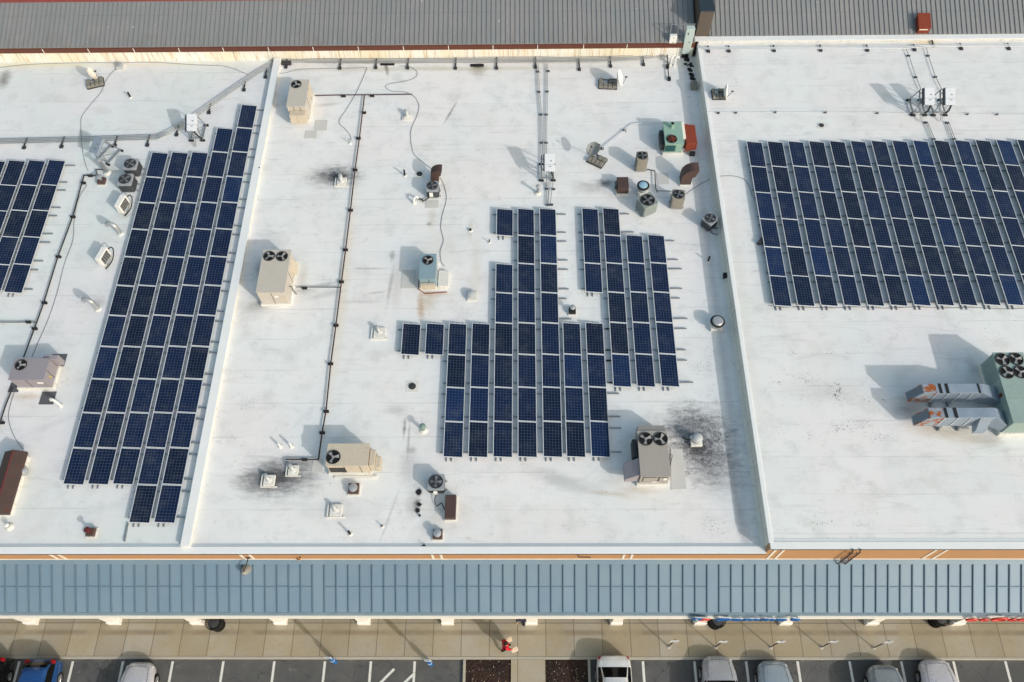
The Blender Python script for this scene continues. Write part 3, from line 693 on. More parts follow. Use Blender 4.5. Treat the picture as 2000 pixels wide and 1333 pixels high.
# stepped arrays on the middle roof
ry = [P(1012,407,zl).y + (P(1010,893,zl).y-P(1012,407,zl).y)*i/8 for i in range(9)]
xa_ = [P(787,630,zl).x, P(833,630,zl).x, P(877,631,zl).x, P(922,631,zl).x, P(968,515,zl).x, P(1012,407,zl).x, P(1055,407,zl).x, P(1099,629,zl).x, P(1143,629,zl).x]
xb_ = [None,None,P(865,893,zl).x,P(914,893,zl).x,P(963,893,zl).x,P(1010,893,zl).x,P(1059,893,zl).x,P(1106,893,zl).x,P(1155,893,zl).x]
xo = {i: xa_[i] if xb_[i] is None else (xa_[i]+xb_[i])/2 for i in range(9)}
array({0:[4],1:[4],2:[4,5,6,7],3:[4,5,6,7],4:[0,2,3,4,5,6,7],5:list(range(8)),6:list(range(8)),7:[4,5,6,7],8:[4,5,6,7]}, ry, xo, ZM, 'the stepped middle array', 'panels of the stepped middle array', 'galvanised rails under the stepped nine column middle array', '', (.22,.56))
xo = {0: P(1136,406,zl).x, 1: (P(1177,405,zl).x+P(1197,753,zl).x)/2, 2: (P(1222,457,zl).x+P(1244,753,zl).x)/2, 3: (P(1265,457,zl).x+P(1291,752,zl).x)/2}
array({0:[0,1,2],1:[0,1,2,3,4,5],2:[1,2,3,4,5],3:[1,2,3,4,5]}, ry, xo, ZM, 'the small middle array', 'panels of the smaller middle array', 'galvanised rails under the smaller four column middle array', '', (.22,.66))

# ================================================================== ROOFTOP UNITS
def fan_part(parent, c, r, z, blades=4, name='fan', guard=True, seed=0, bmat='blade', well='fandark'):
    f = MB(); f.lathe(c.x, c.y, [(r*.97,z),(r*.97,z+.012)], 0, 28)
    b0 = random.Random(seed).uniform(0,6.28)
    o = f.build(name, M[well], parent)
    k = MB()
    for i in range(blades):
        a = b0+i*2*math.pi/blades
        def pt(rr, aa, zz): return (c.x+rr*math.cos(a+aa), c.y+rr*math.sin(a+aa), z+zz)
        lo = [pt(r*.18,-.5,.03), pt(r*.86,-.42,.02), pt(r*.92,.18,.05), pt(r*.18,.5,.05)]
        k.hexa(lo, [(p[0],p[1],p[2]+.008) for p in lo])
    k.lathe(c.x,c.y,[(r*.20,z+.013),(r*.20,z+.07),(r*.12,z+.08)],0,14)
    k.build('blades', M[bmat], o)
    g = MB(); g.ring(c.x,c.y,z+.03,r,.022,0,32)
    if guard:
        for q in (.35,.62): g.ring(c.x,c.y,z+.095,r*q,.005,0,20,4)
        for i in range(2):
            a = i*math.pi/2+.5; g.tube([(c.x-r*math.cos(a),c.y-r*math.sin(a),z+.06),(c.x,c.y,z+.1),(c.x+r*math.cos(a),c.y+r*math.sin(a),z+.06)],.005,0,4)
    g.build('guard', M['dark'], o)
    return o
def unit_box(nw, ne, sw, ztop):
    a, b, c = P(*nw,ztop), P(*ne,ztop), P(*sw,ztop)
    return ((a.x+c.x)/2, b.x+((c.x-a.x)/2), c.y, (a.y+b.y)/2)
def rtu(label, cab, nw, ne, sw, h, zroof, fans, curb=.22, curbgrow=.08, seams=(), name='rooftop_unit', blades=4):
    zt = zroof+h
    x0,x1,y0,y1 = unit_box(nw,ne,sw,zt)
    t = thing(name, label, 'rooftop unit', ((x0+x1)/2,(y0+y1)/2,zroof))
    c = MB(); c.box(x0,x1,y0,y1,zroof+curb,zt)
    body = c.build('cabinet', M[cab], t, bevel=.018)
    lid = MB(); lid.box(x0-.03,x1+.03,y0-.03,y1+.03,zt+.002,zt+.035); lid.build('top_panel', M[cab], t, bevel=.01)
    sm = MB()
    for q in seams:                       # panel joints as raised beads on the south and east faces
        xx = x0+(x1-x0)*q; sm.box(xx-.012,xx+.012,y0-.012,y0-.001,zroof+curb+.04,zt-.03)
        yy = y0+(y1-y0)*q; sm.box(x0-.012,x0-.001,yy-.012,yy+.012,zroof+curb+.04,zt-.03); sm.box(x1+.001,x1+.012,yy-.012,yy+.012,zroof+curb+.04,zt-.03)
    if sm.v: sm.build('panel_joint', M['dark'], t, smooth=False)
    g = MB(); gq = curbgrow; g.box(x0-gq,x1+gq,y0-gq,y1+gq,zroof+.004,zroof+curb-.002); g.build('curb', M['whitecurb'], t, bevel=.02)
    for i, (px,py,rp) in enumerate(fans):
        p = P(px,py,zt+.04); fan_part(t, p, rp*mpp(px,py,zt), zt+.037, 3, seed=px, guard=False)
    return t, (x0,x1,y0,y1,zt)
# tan unit upper left of the middle roof
t,(x0,x1,y0,y1,zt) = rtu('tan rooftop unit with one fan, beside the upper end of the dividing kerb','tangrey',(568,157),(603,157),(561,209),1.25,ZM,[(579,165.5,9.5)],seams=(.35,.7))
g = MB(); g.box(x0+.12,x1-.02,y0-.42,y0-.032,ZM+.25,zt-.32); g.build('intake_hood', M['tan'], t, bevel=.015)
g = MB()
for k in range(6): g.box(x1+.002,x1+.014,y1-.25-k*.16,y1-.15-k*.16,ZM+.5,zt-.2)
g.build('louvre', M['tan'], t, smooth=False)
# tan unit with two fans
t,(x0,x1,y0,y1,zt) = rtu('large tan rooftop unit with two fans, left of the black gas pipe','tangrey',(514.3,489.5),(567.6,489.5),(501,572),1.33,ZM,[(526,501,10.8),(551,501.5,10.8)],seams=(.5,))
g = MB(); g.box(x0+.75*(x1-x0),x1-.05,y0-.02,y0-.002,ZM+.5,ZM+.9); g.build('access_panel', M['tan'], t, smooth=False)
g = MB(); g.box(x0+.58*(x1-x0),x0+.72*(x1-x0),y0-.016,y0-.002,ZM+.85,ZM+1.0); g.build('rating_plate', M['white'], t, smooth=False)
g = MB(); g.prism([(x1+.002,y0+1.6,ZM+1.05),(x1+.30,y0+1.6,ZM+.55),(x1+.002,y0+1.6,ZM+.55)],(0,.75,0)); g.build('intake_hood', M['tan'], t, bevel=.01)
g = MB(); g.tube([(x1+.001,y0+.75,ZM+.75),(x1+.14,y0+.75,ZM+.75),(x1+.14,y0+.75,ZM+.35),(x1+.30,y0+.6,ZM+.16)],.022,0,6); g.build('gas_connection', M['dkpipe'], t)
# blue-grey unit
t,(x0,x1,y0,y1,zt) = rtu('blue grey rooftop unit with one fan and rusty drips on its left','bluegrey',(821,497.5),(851,497.5),(819.5,545.5),.93,ZM,[(836,509,10)],seams=(.6,))
xr = P(876,545,ZM+.3).x; yl = P(870,528,ZM+.3).y
g = MB(); g.box(x1+.10,xr,y0-.05,yl,ZM+.004,ZM+.28); g.build('side_plenum', M['whitecurb'], t, bevel=.02)
g = MB(); g.box(x0+.03,x1-.03,y0-.22,y0-.032,ZM+.24,zt-.35); g.build('lower_section', M['tan'], t, bevel=.015)
g = MB(); g.tube([(x0-.10,y0+.5,ZM+.25),(x0-.14,y0-.1,ZM+.12),(x0+.25,y0-.38,ZM+.05),(x1+.6,y0-.28,ZM+.05)],.025,0,6); g.build('drain_line', M['rustred'], t)
# tan unit on the lower left of the middle roof
t,(x0,x1,y0,y1,zt) = rtu('long tan rooftop unit with a single fan at its left end','tan',(642,868),(722,868),(636,910),1.18,ZM,[(651,893.5,13.6)],seams=(.42,.8),blades=3)
g = MB(); g.box(x1+.035,x1+.30,y0+.06,y1-.22,ZM+.24,zt-.12); g.build('side_box', M['tan'], t, bevel=.015)
g = MB(); g.box(x1+.305,x1+.55,y0+.02,y1-.48,ZM+.3,zt-.32); g.build('intake_hood', M['tan'], t, bevel=.015)
g = MB(); 
for k in range(9): g.box(x0+.06,x0+.85,y0-.014,y0-.001,ZM+.3+k*.07,ZM+.33+k*.07)
g.build('coil_louvre', M['dark'], t, smooth=False)
g = MB(); g.box(x0+.2,x1+.3,y0-.24,y0-.10,ZM+.004,ZM+.10); g.build('base_rail', M['whitecurb'], t, bevel=.01)
# taupe unit with two fans and intake hood
t,(x0,x1,y0,y1,zt) = rtu('taupe rooftop unit with two fans and a flared hood, right of the middle array','rtutaupe',(1246,843),(1302,843),(1251,931),1.2,ZM,[(1261,858,13.4),(1290,858,13.4)],seams=(.62,),blades=3)
g = MB(); g.hexa([(x0,y1+.032,ZM+.3),(x1,y1+.032,ZM+.3),(x1-.06,y1+.5,ZM+.3),(x0+.06,y1+.5,ZM+.3)],[(x0,y1+.032,zt-.01),(x1,y1+.032,zt-.01),(x1-.06,y1+.36,zt-.12),(x0+.06,y1+.36,zt-.12)]); g.build('sloped_end', M['rtutaupe'], t, bevel=.01)
hx = P(1219,920,ZM+.8).x
g = MB(); g.hexa([(hx,y0-.02,ZM+.5),(x0-.03,y0+.08,ZM+.3),(x0-.03,y0+.95,ZM+.3),(hx,y0+.80,ZM+.5)],[(hx,y0-.02,ZM+.80),(x0-.03,y0+.08,zt-.05),(x0-.03,y0+.95,zt-.05),(hx,y0+.80,ZM+.80)]); g.build('intake_hood', M['rtugrey'], t, bevel=.01)
g = MB(); g.box(x0-.26,x0-.04,y0+1.05,y1-.3,ZM+.3,zt-.25); g.build('coil_side', M['dark'], t, bevel=.01)
g = MB(); g.box(x0+.15,x0+.6*(x1-x0),y0-.045,y0-.031,ZM+.45,zt-.08); g.box(x0+.65*(x1-x0),x1-.06,y0-.045,y0-.031,ZM+.45,zt-.08); g.build('access_panel', M['rtutaupe'], t, bevel=.006)
g = MB(); g.box(x0+.62,x0+.9,y0-.052,y0-.046,ZM+.48,ZM+.58); g.box(x1-.28,x1-.12,y0-.052,y0-.046,zt-.4,zt-.16); g.build('label_plate', M['white'], t, smooth=False)
g = MB(); g.tube([(x1+.04,y1-.65,ZM+.9),(x1+.16,y1-.7,ZM+.9),(x1+.16,y1-1.4,ZM+.5),(x1+.16,y1-1.4,ZM+.12)],.02,0,6); g.tube([(x1+.16,y1-.95,ZM+.74),(x1+.30,y1-1.0,ZM+.6),(x1+.18,y1-1.5,ZM+.3)],.016,0,6); g.build('gas_connection', M['black'], t)
# mauve-grey unit on the left roof
t,(x0,x1,y0,y1,zt) = rtu('mauve grey rooftop unit straddling the gas pipe on the left roof','rtugrey',(30.6,701.5),(97,701.5),(17.5,742),1.12,ZM,[(41.4,713.5,11)],seams=(.45,),blades=3)
g = MB(); g.box(x1-.45,x1+.32,y1+.034,y1+.30,ZM+.3,zt-.12); g.build('rear_box', M['rtugrey'], t, bevel=.015)
g = MB(); g.box(x1+.002,x1+.02,y0+.35,y0+.42,ZM+.55,ZM+.75); g.build('warning_label', mat('yellow_label',(206,178,70),.6), t, smooth=False)
g = MB(); g.box(x1-.5,x1-.2,y0-.022,y0-.002,zt-.45,zt-.3); g.build('sun_bleached_plate', M['white'], t, smooth=False)
# sea green unit with a rusty hood
t,(x0,x1,y0,y1,zt) = rtu('sea green rooftop unit with rust red hood beside the step wall','green',(1296.5,239),(1330.5,239),(1299,282),.95,ZM,[],seams=())
p = P(1312,272.5,zt+.03); fan_part(t,p,10*mpp(1312,272,zt),zt+.036,5,seed=3,bmat='rustred')
p = P(1312,250,zt); g = MB(); g.lathe(p.x,p.y,[(.17,zt+.035),(.17,zt+.06),(.10,zt+.07),(.10,zt+.30),(.13,zt+.31),(.13,zt+.38)],0,16); fl = g.build('flue', M['green'], t)
g = MB(); g.cyl(p.x,p.y,zt+.381,zt+.386,.10,0,14); g.build('flue_opening', M['fandark'], fl)
g = MB(); g.box(x0+.05,x0+.62,y0-.046,y0-.031,ZM+.36,zt-.10); g.build('coil_grille', M['teal'], t, smooth=False)
g = MB(); g.box(x0-.24,x0-.032,y0+.15,y1-.4,ZM+.24,zt-.25); g.build('coil_side', M['dark'], t, bevel=.01)
xh0, xh1 = x1+.20, P(1359,262,ZM+.75).x
g = MB(); g.box(x1+.035,xh0-.004,y0+.45,y1-.02,ZM+.24,zt+.02); g.build('flashing_strip', M['creamtrim'], t, bevel=.01)
g = MB(); g.hexa([(xh0,y0+.05,ZM+.25),(xh1,y0+.10,ZM+.35),(xh1,y1-.12,ZM+.35),(xh0,y1-.12,ZM+.25)],[(xh0,y0+.05,zt-.02),(xh1,y0+.18,zt-.14),(xh1,y1-.12,zt-.14),(xh0,y1-.12,zt-.02)]); g.build('rusty_hood', M['rustred'], t, bevel=.01)
g = MB(); g.box(xh1-.35,xh1-.05,y0-.13,y0+.04,ZM+.02,ZM+.28); g.build('black_trap', M['black'], t, bevel=.02)
# large sage unit at the right edge with its two ducts
zt = ZR+1.5
a, c = P(1936.6,690.5,zt), P(1981,822.6,zt); e = P(1996,690.5,zt)
x0, x1, y0, y1 = (a.x+c.x)/2, e.x+.02, c.y-.1, a.y
t = thing('rooftop_unit', 'very large sage green rooftop unit with four fans, cut by the right edge', 'rooftop unit', ((x0+x1)/2,(y0+y1)/2,ZR))
g = MB(); g.box(x0,x1,y0,y1,ZR+.3,zt); g.build('cabinet', M['sage'], t, bevel=.02)
g = MB(); g.box(x0-.03,x1+.03,y0+1.3,y1+.03,zt+.002,zt+.04); g.box(x0-.03,x1+.03,y0-.03,y0+1.297,zt+.002,zt+.025); g.build('top_panel', M['sage'], t, bevel=.01)
g = MB()
for k in range(9): g.box(x0-.016,x0-.002,y1-.15-k*.14,y1-.10-k*.14,ZR+.45,zt-.15)
g.build('panel_rib', M['sage'], t, smooth=False)
g = MB(); g.box(x0-.07,x1+.07,y0-.07,y1+.07,ZR+.004,ZR+.296); g.build('curb', M['whitecurb'], t, bevel=.02)
g = MB(); g.box(x0-.02,x0-.002,y0+1.5,y0+1.66,ZR+1.05,ZR+1.3); g.build('warning_label', M['rustred'], t, smooth=False)
for i,(px,py) in enumerate(((1957.5,703),(1984,702),(1966,728),(1992.5,727.5))):
    fan_part(t, P(px,py,zt+.04), 13.3*mpp(px,py,zt), zt+.042, 3, seed=i+40, guard=False)
UX0 = x0
def duct(label, nw, se, hgt_, straps, rustf, tailpx):
    ztd = ZR+hgt_
    p, q = P(*nw,ztd), P(*se,ztd)
    x0, x1, y0, y1 = p.x, q.x, q.y, p.y
    t = thing('air_duct', label, 'duct', ((x0+x1)/2,(y0+y1)/2,ZR))
    zb = ZR+.42
    xe = x0-.42
    xm = x0+(x1-x0)*.22
    g = MB(); g.hexa([(xe,y0,zb),(xm-.003,y0,zb),(xm-.003,y1,zb),(xe,y1,zb)],[(x0,y0,ztd),(xm-.003,y0,ztd),(xm-.003,y1,ztd),(x0,y1,ztd)]); g.build('rusty_section', M['rustduct'], t, bevel=.006)
    g = MB(); g.hexa([(xm,y0,zb),(x1,y0,zb),(x1,y1,zb),(xm,y1,zb)],[(xm,y0,ztd),(x1,y0,ztd),(x1,y1,ztd),(xm,y1,ztd)]); g.build('straight_section', M['galvduct'], t, bevel=.006)
    ux = UX0-.03
    g = MB(); g.hexa([(x1+.003,y0,zb),(ux,y0-.25,zb-.1),(ux,y1+.05,zb-.1),(x1+.003,y1,zb)],[(x1+.003,y0,ztd),(ux,y0-.25,ZR+1.0),(ux,y1+.05,ZR+1.0),(x1+.003,y1,ztd)]); g.build('transition', M['galvduct'], t, bevel=.006)
    g = MB()
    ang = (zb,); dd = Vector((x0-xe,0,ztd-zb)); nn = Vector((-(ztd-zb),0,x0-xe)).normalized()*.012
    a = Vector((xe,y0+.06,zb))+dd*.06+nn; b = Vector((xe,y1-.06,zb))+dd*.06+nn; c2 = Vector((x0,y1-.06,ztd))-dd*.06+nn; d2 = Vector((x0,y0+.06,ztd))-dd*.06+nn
    g.hexa([a-nn*.9,d2-nn*.9,c2-nn*.9,b-nn*.9],[a,d2,c2,b]); g.build('mouth_shade', M['ductmouth'], t, smooth=False)  # sheet across the open duct end, its shaded inside put into the colour
    for (f0,f1) in straps:
        g = MB(); s0 = x0+(x1-x0)*f0; s1 = x0+(x1-x0)*f1
        g.box(s0,s1,y0-.006,y1+.006,ztd+.002,ztd+.02); g.build('joint_strap', M['black'], t, smooth=False)
    g = MB()
    for f in (.22,.42,.62,.82):
        xx = x0+(x1-x0)*f; g.box(xx-.02,xx+.02,y0-.03,y0-.001,zb,ztd)
    g.build('flange', M['alu'], t, smooth=False)
    for f in (.30,.60):
        xx = x0+(x1-x0)*f; g = MB(); g.box(xx-.05,xx+.05,y0-.10,y1+.1,ZR+.004,ZR+.1); g.box(xx-.03,xx+.03,y0-.05,y0-.01,ZR+.1,zb); g.box(xx-.03,xx+.03,y1-.1,y1-.05,ZR+.1,zb-.002); g.build('support', M['galv'], t, smooth=False)
    return t,(x0,x1,y0,y1,ztd)
duct('upper galvanised duct with a large rust patch, feeding the sage unit', (1800.4,750), (1921,768), 1.42, ((.27,.315),(.38,.43),(.93,.96)), 0, 0)
t,(x0,x1,y0,y1,ztd) = duct('lower galvanised duct with a small spout, feeding the sage unit', (1813,797), (1947,816), 1.42, ((.23,.27),(.37,.42)), 0, 0)
g = MB(); xs = x0+(x1-x0)*.76; g.hexa([(xs,y0-.34,ZR+.3),(xs+.52,y0-.34,ZR+.3),(xs+.52,y0-.003,ZR+.5),(xs,y0-.003,ZR+.5)],[(xs,y0-.36,ZR+.7),(xs+.52,y0-.36,ZR+.7),(xs+.52,y0-.003,ztd-.02),(xs,y0-.003,ztd-.02)]); g.build('spout', M['galvduct'], t, bevel=.006)

# ================================================================== CONDENSERS
def condenser(label, topc, wpx, h, zroof, body='condbody', top='condtop', rz=0, group=None, base=.06, fanr=.40, blades=4, lid=.10, tall_louvre=False):
    zt = zroof+h; c = P(*topc,zt); w = wpx*mpp(*topc,zt)
    t = thing('condenser', label, 'condenser', (c.x,c.y,zroof), group)
    T = Matrix.Translation((c.x,c.y,0)) @ Matrix.Rotation(R(rz),4,'Z')
    def rsq(mb, w, z0, z1, r=.09, m=0, grow=0):
        pts = []
        for (sx,sy,a0) in ((1,1,0),(-1,1,90),(-1,-1,180),(1,-1,270)):
            for k in range(5):
                a = R(a0+k*22.5); pts.append((sx*(w/2-r)+r*math.cos(a), sy*(w/2-r)+r*math.sin(a)))
        mb.prism([(x,y,z0) for x,y in pts],(0,0,z1-z0),m)
    g = MB(T); rsq(g, w*.95, zroof+base+.04, zt-lid); b = g.build('body', M[body], t)
    g = MB(T)
    n = int((h-.25)/.07)
    for k in range(n): rsq(g, w*.975, zroof+base+.09+k*.07, zroof+base+.115+k*.07)
    g.build('louvre', M[body if tall_louvre else 'dark'], b)
    g = MB(T); rsq(g, w, zt-lid+.002, zt); g.build('lid', M[top], t, bevel=.012)
    g = MB(T); g.box(-w*.55,w*.6,-w*.32,-w*.22,zroof+.004,zroof+base); g.box(-w*.55,w*.6,w*.22,w*.32,zroof+.004,zroof+base); rsq(g,w*.96,zroof+base,zroof+base+.038); g.build('base', M['condtop'], t)
    f = fan_part(t, c, w*fanr, zt+.003, blades, seed=topc[0], bmat='blade2', well='dark' if body=='condbody' else 'fandark')
    return t, c, w, zt
condenser('square grey condenser, upper of the touching pair beside the long array', (254.4,320.3), 27, .78, ZM)
condenser('square grey condenser, lower of the touching pair beside the long array', (244.2,350.5), 28, .78, ZM)
t,c,w,zt = condenser('grey condenser with small white box, just below the brown elbow hood', (844.6,363.4), 24.5, .74, ZM)
g = MB(); g.box(c.x-.18,c.x+.02,c.y-w*.5-.10,c.y-w*.5-.02,ZM+.3,ZM+.62); g.build('disconnect_box', M['white'], t, bevel=.008)
t,c,w,zt = condenser('pale grey condenser with clear fan blades beside the brown box', (851.6,941.5), 33, .62, ZM)
g = MB(); g.box(c.x-.12,c.x+.06,c.y-w*.5-.10,c.y-w*.5-.02,ZM+.25,ZM+.55); g.build('disconnect_box', M['white'], t, bevel=.008)
condenser('tall grey beige condenser with white service valve, left of the green unit', (1254.7,304.7), 22.5, 1.1, ZM, 'condtan','condtan', fanr=.42, tall_louvre=True, lid=.06)
condenser('wide sage condenser turned at an angle with an open black fan', (1264.8,391.5), 32, .92, ZM, 'condsage','condsage', rz=28, fanr=.42, tall_louvre=True, lid=.05)
condenser('upright grey beige condenser, nearest the smaller middle array on its right', (1325.5,380.5), 25.5, .95, ZM, 'condtan','condtan', rz=-6, fanr=.40, tall_louvre=True)
t,c,w,zt = condenser('grey condenser turned like a diamond against the step wall', (1387.5,427), 24.5, .72, ZM, 'condbody','condtop', rz=42, fanr=.42)
g = MB(); b0 = P(1398,452,ZM+.05); pts = [(b0.x+.28*math.cos(a)*(1-.02*k), b0.y+.22*math.sin(a), ZM+.03+.012*k) for k in range(3) for a in [i*.5+k for i in range(13)]]
g.tube(smooth_path(pts,2),.016,0,5)
tag(g.build('cable_coil', M['cable']), 'loose coil of grey cable on the roof beside the diamond condenser', 'cable')

# blue-capped exhaust fan
c = P(1256.7,361,ZM+.72); t = thing('exhaust_fan', 'exhaust fan with pale blue cap and black ring among the condensers', 'exhaust fan', (c.x,c.y,ZM))
r = 12.3*mpp(1256,360,ZM+.7)
g = MB(); g.box(c.x-r*.8,c.x+r*.8,c.y-r*.8,c.y+r*.8,ZM+.004,ZM+.25); g.build('curb', M['whitecurb'], t, bevel=.02)
g = MB(); g.lathe(c.x,c.y,[(r*.75,ZM+.252),(r*.7,ZM+.45),(r*.95,ZM+.6)],0,24); g.build('housing', M['silver'], t)
g = MB(); g.lathe(c.x,c.y,[(r*.97,ZM+.602),(r,ZM+.66),(r*.93,ZM+.68)],0,28); g.build('ring', M['black'], t)
g = MB(); g.lathe(c.x,c.y,[(r*.70,ZM+.682),(r*.66,ZM+.71),(r*.3,ZM+.75),(.02,ZM+.76)],0,24); g.build('cap', M['bluecap'], t)
# silver exhaust fan near the step wall
c = P(1402,628,ZM+.55); r = 14.5*mpp(1402,628,ZM+.5); t = thing('exhaust_fan', 'round silver exhaust fan with black ring, below the diamond condenser', 'exhaust fan', (c.x,c.y,ZM))
g = MB(); g.box(c.x-r*.85,c.x+r*.85,c.y-r*.85,c.y+r*.85,ZM+.004,ZM+.2); g.build('curb', M['whitecurb'], t, bevel=.02)
g = MB(); g.lathe(c.x,c.y,[(r*.8,ZM+.202),(r*.8,ZM+.33),(r*1.03,ZM+.42),(r*1.02,ZM+.52)],0,28); g.build('housing', M['silver'], t)
g = MB(); g.lathe(c.x,c.y,[(r*.98,ZM+.522),(r*.98,ZM+.54),(r*.8,ZM+.545)],0,28); g.build('ring', M['black'], t)
g = MB(); g.lathe(c.x,c.y,[(r*.74,ZM+.547),(r*.74,ZM+.60),(r*.6,ZM+.66),(.02,ZM+.69)],0,28); g.build('cap', M['silver'], t)
# exhaust fan in the large soot stain
c = P(1363,855,ZM+.6); t = thing('exhaust_fan', 'white exhaust fan standing in the large black grease stain', 'exhaust fan', (c.x,c.y,ZM))
g = MB(); g.box(c.x-.28,c.x+.28,c.y-.27,c.y+.27,ZM+.004,ZM+.22); g.build('curb', M['whitecurb'], t, bevel=.02)
g = MB(); g.lathe(c.x,c.y,[(.22,ZM+.222),(.24,ZM+.4),(.26,ZM+.5),(.26,ZM+.54),(.2,ZM+.56),(.2,ZM+.62),(.14,ZM+.66),(.01,ZM+.67)],0,24); g.build('housing', M['ventgrey'], t)
g = MB(); g.tube([(c.x-.62,c.y+.25,ZM+.02),(c.x-.55,c.y+.1,ZM+.15),(c.x-.3,c.y,ZM+.3)],.03,0,6); g.build('cord', M['black'], t)
# ================================================================== HOODS AND VENTS
def elbow_hood(label, basepx, wpx, h, reach, mk, zroof=ZM, w2=None):
    """square duct that rises from the roof and curves over to the right"""
    c = P(*basepx,zroof); w = wpx*mpp(*basepx,zroof); d = w2 or w
    t = thing('elbow_hood', label, 'duct hood', (c.x,c.y,zroof))
    g = MB(); g.box(c.x-w*.58,c.x+w*.58,c.y-d*.58,c.y+d*.58,zroof+.004,zroof+.10); g.build('curb', M['whitecurb'], t, bevel=.015)
    inner = .12; rr = w/2+inner; zc = zroof+h
    path = [(c.x-w/2, zroof+.102, c.x+w/2, zroof+.102), (c.x-w/2, zc, c.x+w/2, zc)]
    for k in range(1,9):
        a = R(k*13); px_, pz = c.x+w/2+inner, zc
        ro = w+inner; ri = inner
        path.append((px_-ro*math.cos(a), pz+ro*math.sin(a), px_-ri*math.cos(a), pz+ri*math.sin(a)))
    v = []; f = []
    for (ax,az,bx,bz) in path:
        v += [(ax,c.y-d/2,az),(bx,c.y-d/2,bz),(bx,c.y+d/2,bz),(ax,c.y+d/2,az)]
    n = len(path)
    for i in range(n-1):
        for k in range(4):
            f.append((i*4+k, i*4+(k+1)%4, (i+1)*4+(k+1)%4, (i+1)*4+k))
    f.append((3,2,1,0))
    g = MB(); g.add(v,f); g.build('duct', M[mk], t)
    (ax,az,bx,bz) = path[-1]; (px_,pz_,qx,qz) = path[-2]
    k_ = .15
    ax2,az2,bx2,bz2 = ax+(px_-ax)*k_, az+(pz_-az)*k_, bx+(qx-bx)*k_, bz+(qz-bz)*k_
    g = MB(); g.add([(ax2,c.y-d/2+.01,az2),(bx2,c.y-d/2+.01,bz2),(bx2,c.y+d/2-.01,bz2),(ax2,c.y+d/2-.01,az2)],[(0,1,2,3)]); g.build('bird_screen', M['fandark'], t, smooth=False)
    return t
elbow_hood('smaller brown elbow hood behind the condenser left of the stepped array', (850.5,354), 15, .62, .3, 'brownrust', w2=.50)
elbow_hood('bigger brown elbow hood opening toward the step wall', (1337.5,355), 20, .62, .4, 'brown', w2=.62)
def side_fan_box(label, nw, ne, sw, h, mk, fan_side):
    zt = ZM+h; x0,x1,y0,y1 = unit_box(nw,ne,sw,zt)
    t = thing('exhaust_box', label, 'exhaust box', ((x0+x1)/2,(y0+y1)/2,ZM))
    g = MB(); g.box(x0,x1,y0,y1,ZM+.12,zt); g.build('housing', M[mk], t, bevel=.02)
    g = MB(); g.box(x0-.04,x1+.04,y0-.04,y1+.04,ZM+.004,ZM+.118); g.build('curb', M['whitecurb'], t, bevel=.015)
    if fan_side:
        g = MB(); T = Matrix.Translation((x0,(y0+y1)/2,(ZM+.12+zt)/2)) @ Matrix.Rotation(R(-90),4,'Y'); g.T = T
        rr = min((y1-y0),(zt-ZM-.12))*.42
        g.lathe(0,0,[(rr*1.1,.002),(rr*1.05,.14),(rr*.8,.145)],0,20); fo = g.build('fan_shroud', M['dark'], t)
        g = MB(T); g.lathe(0,0,[(rr*.78,.147),(rr*.5,.19),(.02,.20)],0,18); g.build('fan_cap', M['bluecap'], fo)
    return t,(x0,x1,y0,y1,zt)
side_fan_box('brown box exhaust with a blue side fan beside a soot smear', (1206,346), (1228,346), (1205.5,368), .62, 'brownrust', True)
t,(x0,x1,y0,y1,zt) = side_fan_box('plain brown box exhaust tied to the pale grey condenser', (869.5,966.5), (890.5,966.5), (868.5,1012), .42, 'brownrust', False)
g = MB(); q = P(853,990,ZM); g.tube([(x0-.01,y1-.7,ZM+.3),(q.x+.25,q.y+.1,ZM+.28),(q.x,q.y,ZM+.05)],.028,0,6); g.tube(smooth_path([(q.x-.02,q.y,ZM+.1),(q.x-.1,q.y+.3,ZM+.12),(q.x+.02,q.y+.75,ZM+.25),(q.x,q.y+.95,ZM+.35)],4),.018,0,6); g.build('refrigerant_line', M['black'], t)
# long weathered brown roof monitor at the left edge
zt = ZM+.75
a = P(11.6,880,zt); b = P(49.5,880.5,zt); cc = P(9,1003,zt)
w = b.x-a.x; x1 = (b.x + cc.x)/2+.05; x0 = x1-w-.15; y1 = a.y; y0 = cc.y
t = thing('roof_monitor', 'long weathered brown roof monitor on a cream curb at the left edge', 'roof monitor', ((x0+x1)/2,(y0+y1)/2,ZM))
g = MB(); g.box(x0+.12,x1-.12,y0+.1,y1-.1,ZM+.004,ZM+.5); g.build('curb', M['whitecurb'], t, smooth=False)
xm = (x0+x1)/2
g = MB(); g.prism([(x0,y0,ZM+.45),(x1,y0,ZM+.45),(x1,y0,ZM+.58),(xm,y0,zt+.1),(x0,y0,ZM+.58)],(0,(y1-y0),0)); g.build('cover', M['brownrust'], t, bevel=.01)
g = MB(); g.prism([(xm-.045,y0+.004,zt+.08),(xm+.045,y0+.004,zt+.08),(xm,y0+.004,zt+.115)],(0,y1-y0-.01,0)); g.build('ridge_strip', M['maroon'], t)
p = P(36,925,ZM+.35); g = MB(); g.T = Matrix.Translation((x1-.12,p.y+.1,ZM+.32)) @ Matrix.Rotation(R(90),4,'Y'); g.lathe(0,0,[(.22,.004),(.22,.16),(.20,.2),(.05,.24)],0,20); g.build('side_fan', M['silver'], t)

